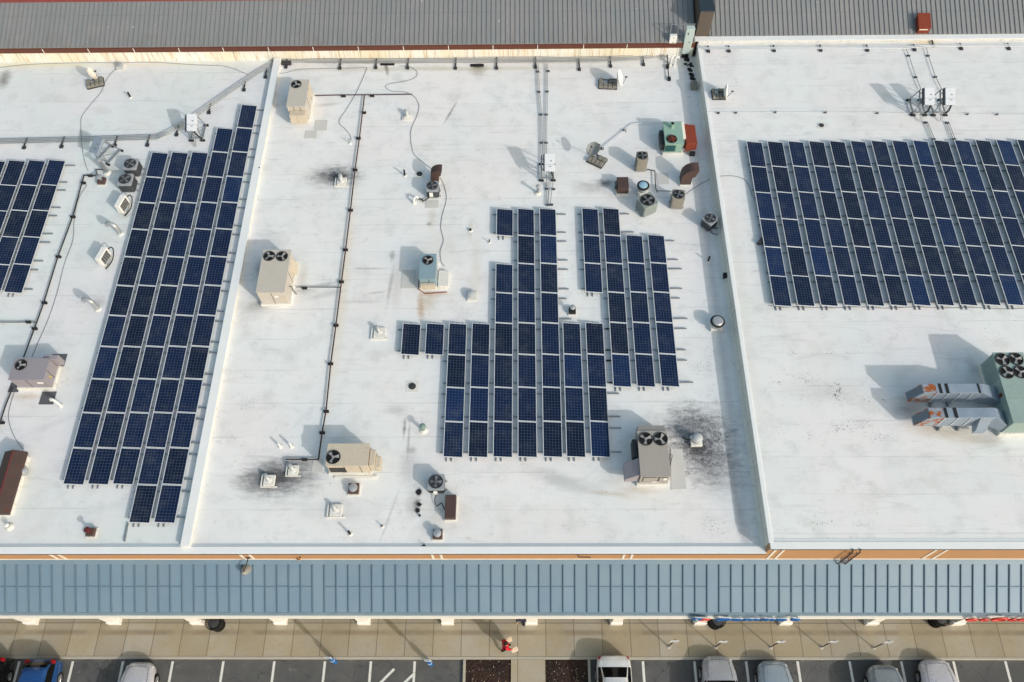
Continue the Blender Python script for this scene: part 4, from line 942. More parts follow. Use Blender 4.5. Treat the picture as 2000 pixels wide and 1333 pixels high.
def pipe_vent(label, basepx, toppx_h, r, mk, zroof=ZM, boot=True, open_top=True, name='vent_pipe', tilt=(0,0)):
    c = P(*basepx,zroof); h = toppx_h
    t = thing(name, label, 'vent pipe', (c.x,c.y,zroof))
    g = MB(); g.tube([(c.x,c.y,zroof+.01),(c.x+tilt[0]*h,c.y+tilt[1]*h,zroof+h)], r, 0, 12); g.build('pipe', M[mk], t)
    if open_top:
        g = MB(); g.cyl(c.x+tilt[0]*h,c.y+tilt[1]*h,zroof+h+.001,zroof+h+.006,r*.75,0,12); g.build('opening', M['fandark'], t)
    if boot:
        g = MB(); g.lathe(c.x,c.y,[(r+.08,zroof+.004),(r+.05,zroof+.02),(r+.015,zroof+.06)],0,14); g.build('boot', M['whitecurb'], t)
    return t
pipe_vent('short black vent pipe standing alone on the upper left roof', (255,190.5), .42, .055, 'black')
pipe_vent('black vent pipe above the round drain behind the smaller elbow hood', (791,343.5), .5, .055, 'black')
pipe_vent('black vent pipe right of the dividing kerb, halfway along it', (509,334), .3, .05, 'black')
pipe_vent('tall black vent pipe in the shade of the step wall', (1383,511), .45, .055, 'black')
pipe_vent('black vent pipe near the front parapet, left of the silver capped vent', (684,1043.5), .45, .055, 'black')
pipe_vent('left white vent pipe of the pair above the long tan unit', (547.5,873), .42, .06, 'white', open_top=False)
pipe_vent('right white vent pipe of the pair above the long tan unit', (569.5,873), .5, .06, 'white', open_top=False)
pipe_vent('thin dark vent pipe near the front parapet in front of the tan unit', (747,1029), .25, .03, 'dark')
pipe_vent('thin stub pipe just left of the single top panel of the stepped array', (956,474), .3, .03, 'dark')
pipe_vent('stubby black pipe on the drip stain above the stepped array', (919,451), .15, .07, 'black')
pipe_vent('short dark stub pipe below the long tan unit vents, beside torn membrane', (820,1008), .12, .05, 'black', boot=False)

def capped_vent(label, basepx, h, r, capr, mk, mkcap, curb=None, curbmk='whitecurb', zroof=ZM, caph=.16, kind='vent'):
    c = P(*basepx,zroof)
    t = thing('roof_vent', label, kind, (c.x,c.y,zroof)); z0 = zroof+.004
    if curb:
        g = MB(); g.box(c.x-curb/2-.05,c.x+curb/2+.05,c.y-curb/2-.05,c.y+curb/2+.05,zroof+.004,zroof+.06); g.build('flashing', M['whitecurb'], t, bevel=.01)
        g = MB(); g.box(c.x-curb/2,c.x+curb/2,c.y-curb/2,c.y+curb/2,zroof+.062,zroof+.26); g.build('curb', M[curbmk], t, bevel=.012); z0 = zroof+.262
    else:
        g = MB(); g.lathe(c.x,c.y,[(r+.16,zroof+.004),(r+.12,zroof+.03),(r+.02,zroof+.12)],0,18); g.build('boot', M['whitecurb'], t); z0 = zroof+.1
    g = MB(); g.lathe(c.x,c.y,[(r,z0),(r,zroof+h-caph)],0,18); g.build('stack', M[mk], t)
    g = MB(); g.lathe(c.x,c.y,[(capr*.75,zroof+h-caph+.002),(capr,zroof+h-caph*.7),(capr,zroof+h-caph*.35),(capr*.6,zroof+h-.02),(capr*.15,zroof+h)],0,22); g.build('cap', M[mkcap], t)
    return t
capped_vent('white mushroom vent on square base under the stained back wall', (237,133), .42, .14, .18, 'ventgrey','silver',.42,'ventgrey')
capped_vent('silver ball vent on a brown base near the left end of the gas pipe', (201,357), .62, .09, .17, 'galv','silver',.42,'brown')
capped_vent('tall galvanised flue with white cap next to the bluish inverter', (210,338), 1.25, .11, .17, 'galv','silver', None)
capped_vent('white mushroom vent between blue grey unit and stepped array', (922,580), .38, .17, .23, 'ventgrey','ventgrey', .48, 'ventgrey')
capped_vent('grey vent with cone cap left of the inverter above the stepped array', (1050.5,378), .72, .075, .13, 'galv','silver')
capped_vent('silver ball vent on black base between the two middle arrays', (1117.5,610), .6, .09, .15, 'dark','silver', .36, 'black')
capped_vent('silver capped vent on brown base below the long tan unit', (692,957), .42, .18, .21, 'silver','silver', .50, 'brown')
capped_vent('silver dome vent on brown base at the front parapet', (855.5,1046), .48, .17, .19, 'silver','silver', .44, 'brown')
capped_vent('maroon capped vent on brown base beside the front of the left roof', (180.5,1041.5), .62, .07, .14, 'maroon','maroon', .38, 'brown', caph=.09)
capped_vent('small white turbine vent in the lower left corner of the roof', (19,1029.5), .38, .07, .11, 'galv','white')
capped_vent('verdigris green vent left of the lower part of the stepped array', (827.5,841), .62, .085, .155, 'greenvent','greenvent')
# flat drains
def drain(label, px, r, z=ZM):
    c = P(*px,z); t = thing('roof_drain', label, 'roof drain', (c.x,c.y,z))
    g = MB(); g.box(c.x-r*1.9,c.x+r*1.9,c.y-r*1.9,c.y+r*1.9,z+.003,z+.012); g.build('sump_plate', M['whitecurb'], t, smooth=False)
    g = MB(); g.lathe(c.x,c.y,[(r,z+.013),(r*.9,z+.07),(r*.3,z+.09)],0,18); g.build('strainer', M['dark'], t)
    g = MB(); g.ring(c.x,c.y,z+.05,r*.98,.02,0,20); g.build('ring', M['black'], t)
drain('round black roof drain left of the stepped middle array', (805.5,755.5), .17)
drain('round black roof drain beside the smaller elbow hood', (819.5,341), .15)
drain('round roof drain with a dirty halo on the raised roof', (1604.5,246), .12, ZR)

def gooseneck(label, basepx, h, r, mk, direc, zroof=ZM, curb=None, group=None, reach=.34):
    c = P(*basepx,zroof); t = thing('gooseneck_vent', label, 'vent', (c.x,c.y,zroof), group)
    d = Vector((direc[0],direc[1],0)).normalized(); up = Vector((0,0,1)); base = Vector((c.x,c.y,zroof+.02))
    if curb:
        g = MB(); g.box(c.x-curb/2,c.x+curb/2,c.y-curb/2,c.y+curb/2,zroof+.004,zroof+.14); g.build('curb', M['whitecurb'], t, bevel=.02)
        g = MB(); g.box(c.x-curb*.75,c.x+curb*.75,c.y-curb*.62,c.y-curb*.52,zroof+.004,zroof+.1); g.box(c.x-curb*.75,c.x-curb*.62,c.y-curb*.5,c.y+curb*.6,zroof+.004,zroof+.1); g.build('sleeper', M['whitecurb'], t, bevel=.01)
    pts = [base, base+up*(h-.02)]
    for k in range(1,9):
        a = math.pi*k/8; pts.append(base+up*(h-.02)+d*(reach/2)*(1-math.cos(a))+up*(reach/2)*math.sin(a))
    pts.append(pts[-1]-up*.06)
    g = MB(); g.tube(pts, r, 0, 12); g.build('pipe', M[mk], t)
    e = pts[-1]; g = MB(); g.cyl(e.x,e.y,e.z-.012,e.z-.004,r*.8,0,12); g.build('opening', M['fandark'], t)
    g = MB(); g.lathe(c.x,c.y,[(r+.07,zroof+.004 if not curb else zroof+.141),(r+.02,zroof+(.10 if not curb else .17))],0,16); g.build('boot', M['whitecurb'], t)
    return t
gooseneck('silver gooseneck vent between the two white mini split units', (236,457), .55, .125, 'silver', (-1,.35), reach=.62)
gooseneck('silver gooseneck vent below the lower mini split unit', (192,604), .55, .125, 'silver', (-1,.35), reach=.62)
gooseneck('white gooseneck vent leaning over a dark pad on the left roof', (119,793), .45, .07, 'white', (-1,.4), reach=.36)
gooseneck('white gooseneck vent with curved cable passing, upper middle roof', (796,230), .2, .09, 'ventgrey', (-.3,1), curb=.42)
gooseneck('white gooseneck vent in the black soot stain beside the gas pipe', (668,357), .2, .12, 'ventgrey', (-.3,1), curb=.55)
gooseneck('white gooseneck vent on a cracked square base left of the smallest panels', (742,652), .2, .09, 'ventgrey', (-.6,1), curb=.62)
gooseneck('white gooseneck vent in the soot stain, nearer the gas pipe end', (574,920), .12, .10, 'ventgrey', (-.7,.8), curb=.5)
gooseneck('white gooseneck vent in the soot stain, lower left of its neighbour', (527,940), .12, .10, 'ventgrey', (-.7,.8), curb=.55)
gooseneck('white gooseneck vent on a square base below the long tan unit', (657,998), .12, .09, 'ventgrey', (-.7,.8), curb=.58)
gooseneck('white gooseneck pipe left of the pair below the pale green switch cabinet', (1309,127), .5, .06, 'white', (.4,.3), reach=.3)
gooseneck('white gooseneck pipe right of the pair below the pale green switch cabinet', (1316.5,129), .5, .06, 'white', (.4,.3), reach=.3)
gooseneck('pair of short white pipes bent beside the condenser below the elbow hood', (809,397), .25, .06, 'white', (.5,.5), reach=.3)

# ================================================================== MINI SPLITS
def mini_split(label, basepx, group=None, rz=0):
    c = P(*basepx,ZM); t = thing('mini_split_unit', label, 'mini split', (c.x,c.y,ZM), group)
    T = Matrix.Translation((c.x,c.y,0)) @ Matrix.Rotation(R(rz),4,'Z')
    g = MB(T); g.box(-.17,.17,-.44,.44,ZM+.14,ZM+.78); g.build('casing', M['white'], t, bevel=.03)
    g = MB(T); g.box(.172,.20,-.36,.28,ZM+.2,ZM+.72); gr = g.build('grille', M['dark'], t, bevel=.01)
    g = MB(T)
    for k in range(4): g.box(.202,.208,-.345+k*.155,-.339+k*.155,ZM+.22,ZM+.70)
    for k in range(4): g.box(.2085,.214,-.345,.265,ZM+.25+k*.13,ZM+.256+k*.13)
    g.build('grille_bar', M['white'], gr, smooth=False)
    g = MB(T); g.box(-.2,.22,-.34,-.28,ZM+.004,ZM+.138); g.box(-.2,.22,.28,.34,ZM+.004,ZM+.138); g.build('foot', M['whitecurb'], t, bevel=.01)
    g = MB(T); g.tube(smooth_path([(.10,.45,ZM+.55),(.28,.58,ZM+.62),(.42,.45,ZM+.5),(.42,.0,ZM+.18),(.25,-.55,ZM+.06)],5),.032,0,8); g.build('refrigerant_hose', M['black'], t)
    return t
mini_split('white mini split unit nearest the touching grey condensers', (245,408), rz=-14)
mini_split('white mini split unit between the two silver gooseneck vents', (208.5,510), rz=-14)

# ================================================================== SATELLITE DISHES
def dish(label, cpx, h, dia, az, el, mk, ballast, zroof, feed=None, brz=0):
    """az: heading the dish looks to (deg from +x), el: elevation of its axis"""
    c = P(*cpx, zroof+h); t = thing('satellite_dish', label, 'satellite dish', (ballast[0].x,ballast[0].y,zroof))
    ax = Vector((math.cos(R(az))*math.cos(R(el)), math.sin(R(az))*math.cos(R(el)), math.sin(R(el))))
    T = Matrix.Translation(c) @ ax.to_track_quat('Z','Y').to_matrix().to_4x4()
    g = MB(T); prof = [(dia/2*k/6, dia*.20*(k/6)**2) for k in range(7)]
    out = [(max(r,.01),z) for r,z in prof]; g.lathe(0,0,[(max(r,.01),z-.012) for r,z in prof[:1]]+[(r,z-.012) for r,z in prof[1:]]+[(r*.985,z+.002) for r,z in reversed(prof[1:])]+[(.01,.01)],0,26)
    d = g.build('reflector', M[mk], t)
    g = MB(); f = c+ax*dia*.55; low = T @ Vector((0,-dia*.47,dia*.18)); g.tube([low, low.lerp(f,.6)+Vector((0,0,-.05)), f],.014,0,6); g.build('feed_arm', M['dark'], t)
    g = MB(); g.tube([f-ax*.09, f+ax*.05],.045,0,8); g.build('feed_horn', M['dark'], t)
    b, bw, bd = ballast
    g = MB(); g.tube([Vector((b.x,b.y,zroof+.05)), Vector((b.x,b.y,zroof+h*.6)), c-ax*.05],.03,0,8); g.build('mast', M['dark'], t)
    Tb = Matrix.Translation((b.x,b.y,0)) @ Matrix.Rotation(R(brz),4,'Z')
    fr = MB(Tb)
    for yy in (-bd/2,0,bd/2): fr.box(-bw/2,bw/2,yy-.02,yy+.02,zroof+.004,zroof+.05)
    for xx in (-bw/2,bw/2): fr.box(xx-.02,xx+.02,-bd/2+.021,bd/2-.021,zroof+.004,zroof+.048)
    fr.build('base_frame', M['dark'], t, smooth=False)
    for i in range(4):
        for j in range(2):
            if (i+j*4) in (5,): continue
            bb = MB(Tb); x = -bw/2+bw*(i+.5)/4; y = -bd/2+bd*(j+.5)/2; s = bw/4*.86
            bb.box(x-s/2,x+s/2,y-bd*.20,y+bd*.20,zroof+.052,zroof+.20); bb.build('ballast_block', M['concrete'], t, bevel=.012)
    return t
b = P(187,164,ZM); dish('cream stained satellite dish on concrete blocks, upper left roof', (176.5,146), .85, .80, 14, 26, 'dishyellow', (b,1.05,.75), ZM, brz=18)
b = P(1187,166,ZM); dish('white satellite dish seen edge on, with blocks left of it', (1206,154), .65, 1.05, -8, 22, 'white', (b,1.15,.80), ZM, brz=-4)
b = P(1166,315,ZM); dish('round grey mesh satellite dish facing up beside the tall condenser', (1160,293), 1.0, .86, 215, 62, 'dishgrey', (b,1.0,.8), ZM, brz=-32)
b = P(1403,186,ZR); dish('white satellite dish seen edge on, on the raised roof', (1414,179), .55, .95, -12, 12, 'white', (b,.8,.8), ZR, brz=0)

# ================================================================== INVERTERS ON STANDS
def inverter(label, lowpx, zroof, rz=0, mk='inv', conduit=True, group=None, w=.58, side=True):
    """casing leaning back on a steel stand; lowpx is the middle of its lower edge"""
    c = P(*lowpx,zroof+1.2); t = thing('solar_inverter', label, 'inverter', (c.x,c.y,zroof), group)
    Z = Matrix.Translation((c.x,c.y,0)) @ Matrix.Rotation(R(rz),4,'Z')
    T = Z @ Matrix.Translation((0,0,zroof+1.2)) @ Matrix.Rotation(R(28),4,'X'); L = 1.03
    g = MB(T); g.box(-w/2,w/2,0,L,-.2,0); b = g.build('casing', M[mk], t, bevel=.02)
    g = MB(T); g.box(-w/2+.004,w/2-.004,L*.36,L*.37,-.001,.004); g.box(.02,.13,L*.56,L*.60,-.001,.005); g.box(-.05,.10,L*.26,L*.29,-.001,.005); g.build('display', M['dark'], b, smooth=False)
    if side: g = MB(T); g.box(-w/2-.07,-w/2-.01,.02,L-.03,-.2,-.05); g.build('heat_sink', M['dark'], t, smooth=False)
    g = MB(Z)
    for x in (-w/2-.16,w/2-.04):
        g.box(x-.035,x+.035,.28,1.52,zroof+.10,zroof+.16)
        g.tube([(x,.34,zroof+.16),(x,.30,zroof+1.16)],.03,0,6); g.tube([(x,1.46,zroof+.16),(x,.92,zroof+1.5)],.03,0,6); g.tube([(x,1.2,zroof+.16),(x,.34,zroof+.75)],.02,0,6)
    g.tube([(-w/2-.2,.32,zroof+.22),(w/2,.32,zroof+.22)],.03,0,6); g.tube([(-w/2-.2,.34,zroof+.95),(w/2,.34,zroof+.95)],.03,0,6)
    g.build('stand', M['galv'], t, smooth=False)
    g = MB(T)
    for yy in (.18,.75): g.box(-w/2-.22,w/2-.02,yy-.02,yy+.02,-.26,-.202)
    g.box(-w/2-.20,-w/2-.13,-.05,L-.08,-.30,-.262); g.build('mounting_rail', M['galv'], t, smooth=False)
    for x in (-w/2-.16,w/2-.04):
        for y in (.28,1.5):
            q = MB(Z); q.box(x-.14,x+.14,y-.06,y+.06,zroof+.004,zroof+.098); q.build('foot', M['black'], t, bevel=.01)
    if conduit:
        g = MB(Z)
        for k in (0,.10): g.tube([(-w*.28+k,.06,zroof+1.12),(-w*.28+k,.10,zroof+.7),(-w*.28+k,.1,zroof+.3),(-w*.28+k,-.25,zroof+.09)],.02,0,6)
        g.build('conduit', M['galv'], t)
        g = MB(Z); g.tube([(w*.20,.08,zroof+1.11),(w*.22,.05,zroof+.95),(w*.36,.12,zroof+.6),(w*.42,.3,zroof+.2)],.045,0,6); g.build('cable_sleeve', M['black'], t)
    return t
inverter('left white inverter of the pair above the large right array', (1816,205), ZR)
inverter('right white inverter of the pair above the large right array', (1856.5,205), ZR)
inverter('white inverter on a stand above the stepped middle array', (1073.5,335), ZM)
inverter('white inverter on a stand beside the slanting conduit run', (373.5,256), ZM)
inverter('bluish grey inverter turned at an angle on a steel stand', (181,299.5), ZM, rz=-27, mk='galvduct', conduit=False, w=.62, side=False)

# pale green switch cabinet tower in the back corner
zc = ZM
b0, b1 = P(1330,112,zc+.1), P(1346,112,zc+.1); tp = 2.15
t = thing('switch_cabinet', 'tall pale green switch cabinet in the back corner beside the brown firewall', 'switch cabinet', ((b0.x+b1.x)/2,b0.y,zc))
g = MB(); g.box(b0.x,b1.x,b0.y,b0.y+.32,zc+.35,zc+.2+tp); bd = g.build('cabinet', M['palegreen'], t, bevel=.012)
g = MB(); g.box(b0.x+.14,b0.x+.18,b0.y-.03,b0.y-.002,zc+1.9,zc+2.05); g.box(b0.x+.25,b0.x+.37,b0.y-.012,b0.y-.002,zc+1.3,zc+1.34); g.build('handle', M['dark'], bd, smooth=False)
g = MB(); g.box(b0.x-.95,b1.x+.06,b0.y-.03,b0.y+.36,zc+.205+tp,zc+.24+tp); 
g2 = MB(); g2.box(b0.x-.95,b1.x+.05,b0.y+.34,b0.y+.38,zc+.24+tp,zc+.28+tp)
for x in (b0.x-.92,b0.x-.45): g2.box(x-.025,x+.025,b0.y+.34,b0.y+.38,zc+.01,zc+.2395+tp)
for z in (.7,1.2,1.7): g2.box(b0.x-.95,b0.x-.003,b0.y+.30,b0.y+.335,zc+z,zc+z+.05)
g2.build('rack', M['galv'], t, smooth=False)
g = MB(); g.box(b0.x+.05,b1.x-.05,b0.y+.02,b0.y+.3,zc+.02,zc+.345); g.build('base', M['black'], t, smooth=False)
g = MB()
for k in range(4): g.tube([(b0.x-.93,b0.y+.30,zc+.45+k*.10),(b0.x-.02,b0.y+.28,zc+.45+k*.10)],.02,0,6)
g.build('conduit', M['galv'], t)
p = P(1309.5,88,zc+.9)
t = thing('meter_box', 'white meter box on the rack left of the green switch cabinet', 'meter box', (b0.x-.72,b0.y+.2,zc+1.15))
g = MB(); g.box(b0.x-.93,b0.x-.48,b0.y+.06,b0.y+.29,zc+1.02,zc+1.72); bo = g.build('casing', M['signwhite'], t, bevel=.015)
g = MB(); g.box(b0.x-.72,b0.x-.66,b0.y+.05,b0.y+.058,zc+1.58,zc+1.64); g.box(b0.x-.76,b0.x-.62,b0.y+.052,b0.y+.058,zc+1.22,zc+1.25); g.build('meter_dial', M['dark'], bo, smooth=False)
# scraps in the corner
junk = [(1341,118,.30,.16,20),(1349,128,.14,.30,-10),(1347,138,.2,.22,30),(1350,147,.26,.14,-20),(1352,154,.22,.28,10),(1339,127,.16,.08,25),(1356,104,.24,.2,0)]
for i,(px,py,w,d,rz) in enumerate(junk):
    p = P(px,py,ZM); g = MB(); g.obox((p.x,p.y,ZM+.07),(w,d,.12),R(rz)); g.obox((p.x+.1,p.y-.08,ZM+.04),(w*.6,d*.7,.07),R(rz+40)); g.obox((p.x-.09,p.y+.07,ZM+.05),(w*.4,d*1.1,.06),R(rz-25))
    tag(g.build('scrap_block', M['black'], bevel=.015), ['black rubber scrap right under the switch cabinet','narrow black scrap below the switch cabinet','black scrap in the middle of the pile by the step wall','wide black scrap near the lower end of the pile','lowest black scrap of the pile by the step wall','tiny black scrap left of the pile','black scrap behind the switch cabinet against the wall'][i], 'scrap')
p = P(1354.5,171,ZM); t = thing('block_stack', 'stack of grey ballast blocks against the step wall', 'block stack', (p.x,p.y,ZM))
for k in range(3):
    g = MB(); g.box(p.x-.2,p.x+.2,p.y-.28+k*.19,p.y-.12+k*.19,ZM+.004,ZM+.3); g.build('ballast_block', M['concrete'], t, bevel=.015)
p = P(1416.5,540,ZM+.1); g = MB(); g.box(p.x-.11,p.x+.11,p.y-.13,p.y+.13,ZM+.004,ZM+.22); g.box(p.x-.13,p.x+.13,p.y-.15,p.y+.15,ZM+.222,ZM+.25); tag(g.build('scupper_box', M['black'], bevel=.01), 'small black box against the foot of the step wall', 'box')
p = P(1484,474,ZR); g = MB(); g.obox((p.x,p.y,ZR+.12),(.16,.42,.22),R(-35)); g.obox((p.x-.12,p.y-.1,ZR+.05),(.12,.14,.09),R(10)); tag(g.build('junction_box', M['dark'], bevel=.015), 'dark junction box at the left edge of the large right array', 'junction box')

# ================================================================== PADS
def pad(label, corners, mk, z=ZM):
    ps = [P(x,y,z+.004) for x,y in corners]
    g = MB(); g.prism([p for p in reversed(ps)],(0,0,.018)); tag(g.build('walk_pad', M[mk], bevel=.004), label, 'walk pad')
pad('light grey walk pad right of the upper tan unit, upper of two', [(616,235),(640,235),(638,256),(614,256)], 'padlight')
pad('light grey walk pad right of the upper tan unit, lower of two', [(597,256),(620,256),(618,271),(595,271)], 'padlight')
pad('grey walk pad half shaded left of the blue grey unit', [(786,528),(812,528),(810,564),(783,564)], 'padlight')
pad('pale walk pad below the condenser with white box', [(832,392),(857,392),(856,407),(831,407)], 'padlight')
pad('pale walk pad among the cluster of condensers', [(1282,338.5),(1306,339),(1307,361),(1284,361)], 'padlight')
pad('long grey walk pad along the taupe unit', [(1310,877),(1333,877),(1341,956),(1311,957)], 'padlight')
pad('grey walk pad at the left end of the long tan unit', [(612,898),(631,897),(630,924),(607,924)], 'padlight')
pad('dark pad behind the mauve grey unit', [(103,692),(132,692),(125,716),(112,716)], 'paddark')
pad('dark pad under the gas pipe at the mauve grey unit', [(22,748),(38,748),(36,766.5),(15,766.5)], 'paddark')
pad('dark pad below the mauve grey unit with gooseneck over it', [(83,765.5),(111,765.5),(104,790.5),(75.5,790.5)], 'paddark')

# ================================================================== PIPES, CONDUITS, CABLES
def pipe_run(label, pts, r, mk, blocks, zroof=ZM, h=.14, name='gas_pipe', blockmk='black', cat='pipe', bs=(.26,.12)):
    ps = [P(x,y,zroof+h) for x,y in pts]
    t = thing(name, label, cat, (ps[0].x,ps[0].y,zroof))
    g = MB()
    for i in range(len(ps)-1): g.tube([ps[i],ps[i+1]], r, 0, 8)
    g.build('pipe', M[mk], t)
    for (x,y) in blocks:
        p = P(x,y,zroof+.05); k = MB(); k.box(p.x-bs[0]/2,p.x+bs[0]/2,p.y-bs[1]/2,p.y+bs[1]/2,zroof+.004,zroof+h-r*.6); k.box(p.x-bs[0]/2,p.x-bs[0]/2+.05,p.y-bs[1]/2,p.y+bs[1]/2,zroof+h-r*.6+.001,zroof+h+r*.8); k.box(p.x+bs[0]/2-.05,p.x+bs[0]/2,p.y-bs[1]/2,p.y+bs[1]/2,zroof+h-r*.6+.001,zroof+h+r*.8); k.build('support_block', M[blockmk], t, bevel=.008)
    return t
pipe_run('long dark gas pipe running down the middle roof to the long tan unit', [(712,185.5),(702,270),(693,335),(684.5,411),(675,488),(665,565),(656,636),(646,711),(636.5,804),(629,846),(622,898)], .038, 'brownpipe', [(711,221),(700.5,271),(694,333),(685,411.5),(675,489),(667,551.5),(656.5,636.5),(646,711.5),(637.5,804.5),(629.5,846)])
pipe_run('short gas pipe from upper tan unit past the head of the long pipe', [(615,187),(670,186),(726,185.5),(805,184.5)], .032, 'brownpipe', [(671,188.5),(727,188)])
pipe_run('short black gas pipe ending in the soot stain left of the long tan unit', [(621,898),(558,897.5)], .034, 'dkpipe', [(595.5,898.5)])
pipe_run('short black gas pipe feeding the large tan unit with two fans', [(578,561),(664.5,561.5)], .024, 'dkpipe', [(595,563.5)])
pipe_run('long black gas pipe running down the left roof', [(176,343),(164,343),(160,358),(141.5,425),(113,502),(85,593),(67,643),(46,698)], .036, 'dkpipe', [(176.5,344),(163.5,358.5),(143,424.5),(115,502.5),(87.5,592.5),(68.5,643)])
pipe_run('black gas pipe leaving the mauve grey unit toward the left edge', [(25,757),(11,792),(0,826),(-20,880)], .036, 'dkpipe', [(4,826.5)])
pipe_run('black gas pipe branch reaching the left edge of the roof', [(-30,629.5),(69,629.5)], .026, 'dkpipe', [(56,630)])
pipe_run('bent black gas pipe by the galvanised flue', [(176,343),(191,343),(187,332),(206,331)], .03, 'dkpipe', [])
pipe_run('pale conduit slanting from the mesh dish toward the green unit', [(1176,291),(1237,242),(1262,239.5),(1296,240.5)], .024, 'alu', [(1176,291),(1169,285),(1220,255.5)], bs=(.18,.10))
pipe_run('dark refrigerant pipe dropping among the condenser cluster', [(1264,331),(1279,334),(1280.5,368),(1284,376)], .03, 'dark', [])
pipe_run('refrigerant lines joining the upright condenser and its neighbour', [(1284,373),(1314,374),(1315,378)], .02, 'dark', [])
pipe_run('black pipe on stands left of the white goosenecks in the back corner', [(1303.5,100),(1304,130),(1307,157)], .03, 'black', [(1303.5,131),(1307,155)], bs=(.18,.28))
pipe_run('insulated black line from the condenser with white box to bent pipes', [(838,386),(826,394),(824,389),(815,389)], .035, 'black', [])
pipe_run('thin pipe crossing the raised roof below the dishes', [(1380,218.5),(1450,219.3),(1620,218.5),(1720,220),(1790,221.5),(1900,222.5),(2040,223.5)], .014, 'alu', [(1403,221),(1437,220.5),(1514,219.5),(1612,219.5),(1713,221),(1779.5,222),(1889,223),(1947,223.5)], ZR, .1, 'thin_pipe', 'dark', bs=(.14,.10))
# conduit pairs
def conduit_pair(label, lines, blocks, zroof, r=.016, h=.11):
    t = thing('conduit_run', label, 'conduit', tuple(P(*lines[0][0],zroof)))
    for ln in lines:
        g = MB(); ps = [P(x,y,zroof+h) for x,y in ln]
        for i in range(len(ps)-1): g.tube([ps[i],ps[i+1]], r, 0, 6)
        g.build('conduit', M['galv'], t)
    for x,y in blocks:
        p = P(x,y,zroof+.06); k = MB(); k.box(p.x-.10,p.x+.10,p.y-.05,p.y+.05,zroof+.004,zroof+h-r-.002); k.build('support_block', M['dark'], t, bevel=.008)
    return t
conduit_pair('left pair of conduits running down to the inverter above the stepped array', [[(1048.5,125),(1051.5,180),(1055.5,225),(1056,278),(1056.5,318)],[(1051,125),(1054,180),(1058,225),(1058.5,278),(1059,318)]], [(1050.5,140),(1052.5,179.5),(1056.5,224),(1057.5,279)], ZM)
conduit_pair('right pair of conduits running down to the inverter above the stepped array', [[(1067,125),(1067,180),(1066,225),(1065,278),(1065.5,318)],[(1069.5,125),(1069.5,180),(1068.5,225),(1067.5,278),(1068,318)]], [(1070.5,139),(1068.5,179),(1067,224),(1066.5,279)], ZM)
conduit_pair('short conduits between middle inverter and the stepped array', [[(1068,357),(1068,402)],[(1071,357),(1071,402)],[(1080,357),(1074,402)]], [(1068,369),(1081,369.5),(1070,400.5),(1077,400)], ZM, .018)
conduit_pair('left conduit line from the back coping to the inverter pair', [[(1770,96),(1775,109),(1789,150.5),(1799,175)]], [(1774.5,109),(1788.5,151)], ZR, .02)
conduit_pair('right conduit line from the back coping to the inverter pair', [[(1809,93),(1813,108.5),(1827,150),(1840,176)]], [(1812.5,109),(1827,150.5)], ZR, .02)
conduit_pair('left twin conduit dropping from the inverter pair to the array', [[(1808,238),(1822,273)],[(1811,238),(1826,273)]], [(1808,239.5),(1824,272)], ZR, .02)
conduit_pair('right twin conduit dropping from the inverter pair to the array', [[(1849,238),(1862,273)],[(1852.5,238),(1866,273)]], [(1850,240),(1864,272)], ZR, .02)
# multi-conduit run across the left roof and along the back wall
def multi_run(label, pts, n, spacing, supports, zroof, r=.022, h=.12, mk='galv'):
    ps = [P(x,y,zroof+h) for x,y in pts]
    t = thing('conduit_run', label, 'conduit', (ps[0].x,ps[0].y,zroof))
    for k in range(n):
        off = (k-(n-1)/2)*spacing; line = []
        for i,p in enumerate(ps):
            a = ps[max(i-1,0)]; b = ps[min(i+1,len(ps)-1)]; d = (b-a); nn = Vector((-d.y,d.x,0)).normalized()
            line.append(p+nn*off)
        g = MB(); g.tube(line, r, 0, 6); g.build('conduit', M[mk], t)
    for (x,y) in supports:
        p = P(x,y,zroof+.05); w = n*spacing+.1
        k = MB(); k.box(p.x-.05,p.x+.05,p.y-w*.6,p.y+w*.7,zroof+.08,zroof+h-r-.003); k.box(p.x-.10,p.x+.10,p.y-w*.6-.1,p.y-w*.6+.12,zroof+.004,zroof+.078); k.build('support', M['dark'], t, smooth=False)
    return t
multi_run('bundle of grey conduits stepping across the left roof below the dish', [(-40,277.5),(0,276),(150,272.5),(306,267.5),(330,258),(365,237),(440,184),(500,143),(543,117)], 4, .125, [(50,280),(123,278),(227,276),(290,275),(347,255),(410,212),(478,168),(520,143)], ZM)
multi_run('long bundle of conduits along the foot of the stained back wall', [(546,115.5),(620,117.5),(760,118),(900,117),(1060,116),(1200,113),(1250,111),(1285,107),(1306,98)], 5, .125, [(560,122),(665,124),(735,123),(797,123.5),(890,124),(970,124),(1046,122),(1131,126.5),(1192,120),(1256,117)], ZM, mk='galv')
multi_run('pair of conduits along the back coping of the raised roof', [(1362,90),(1372,93),(1383,95),(1500,94.5),(1765,93.5),(1810,90),(1900,89.5),(2060,89)], 2, .12, [(1383,96),(1423,95.5),(1511,94.5),(1602,94),(1693,94),(1785,93),(1821,85),(1876,91),(1969,91)], ZR, .03, .14, 'alu')

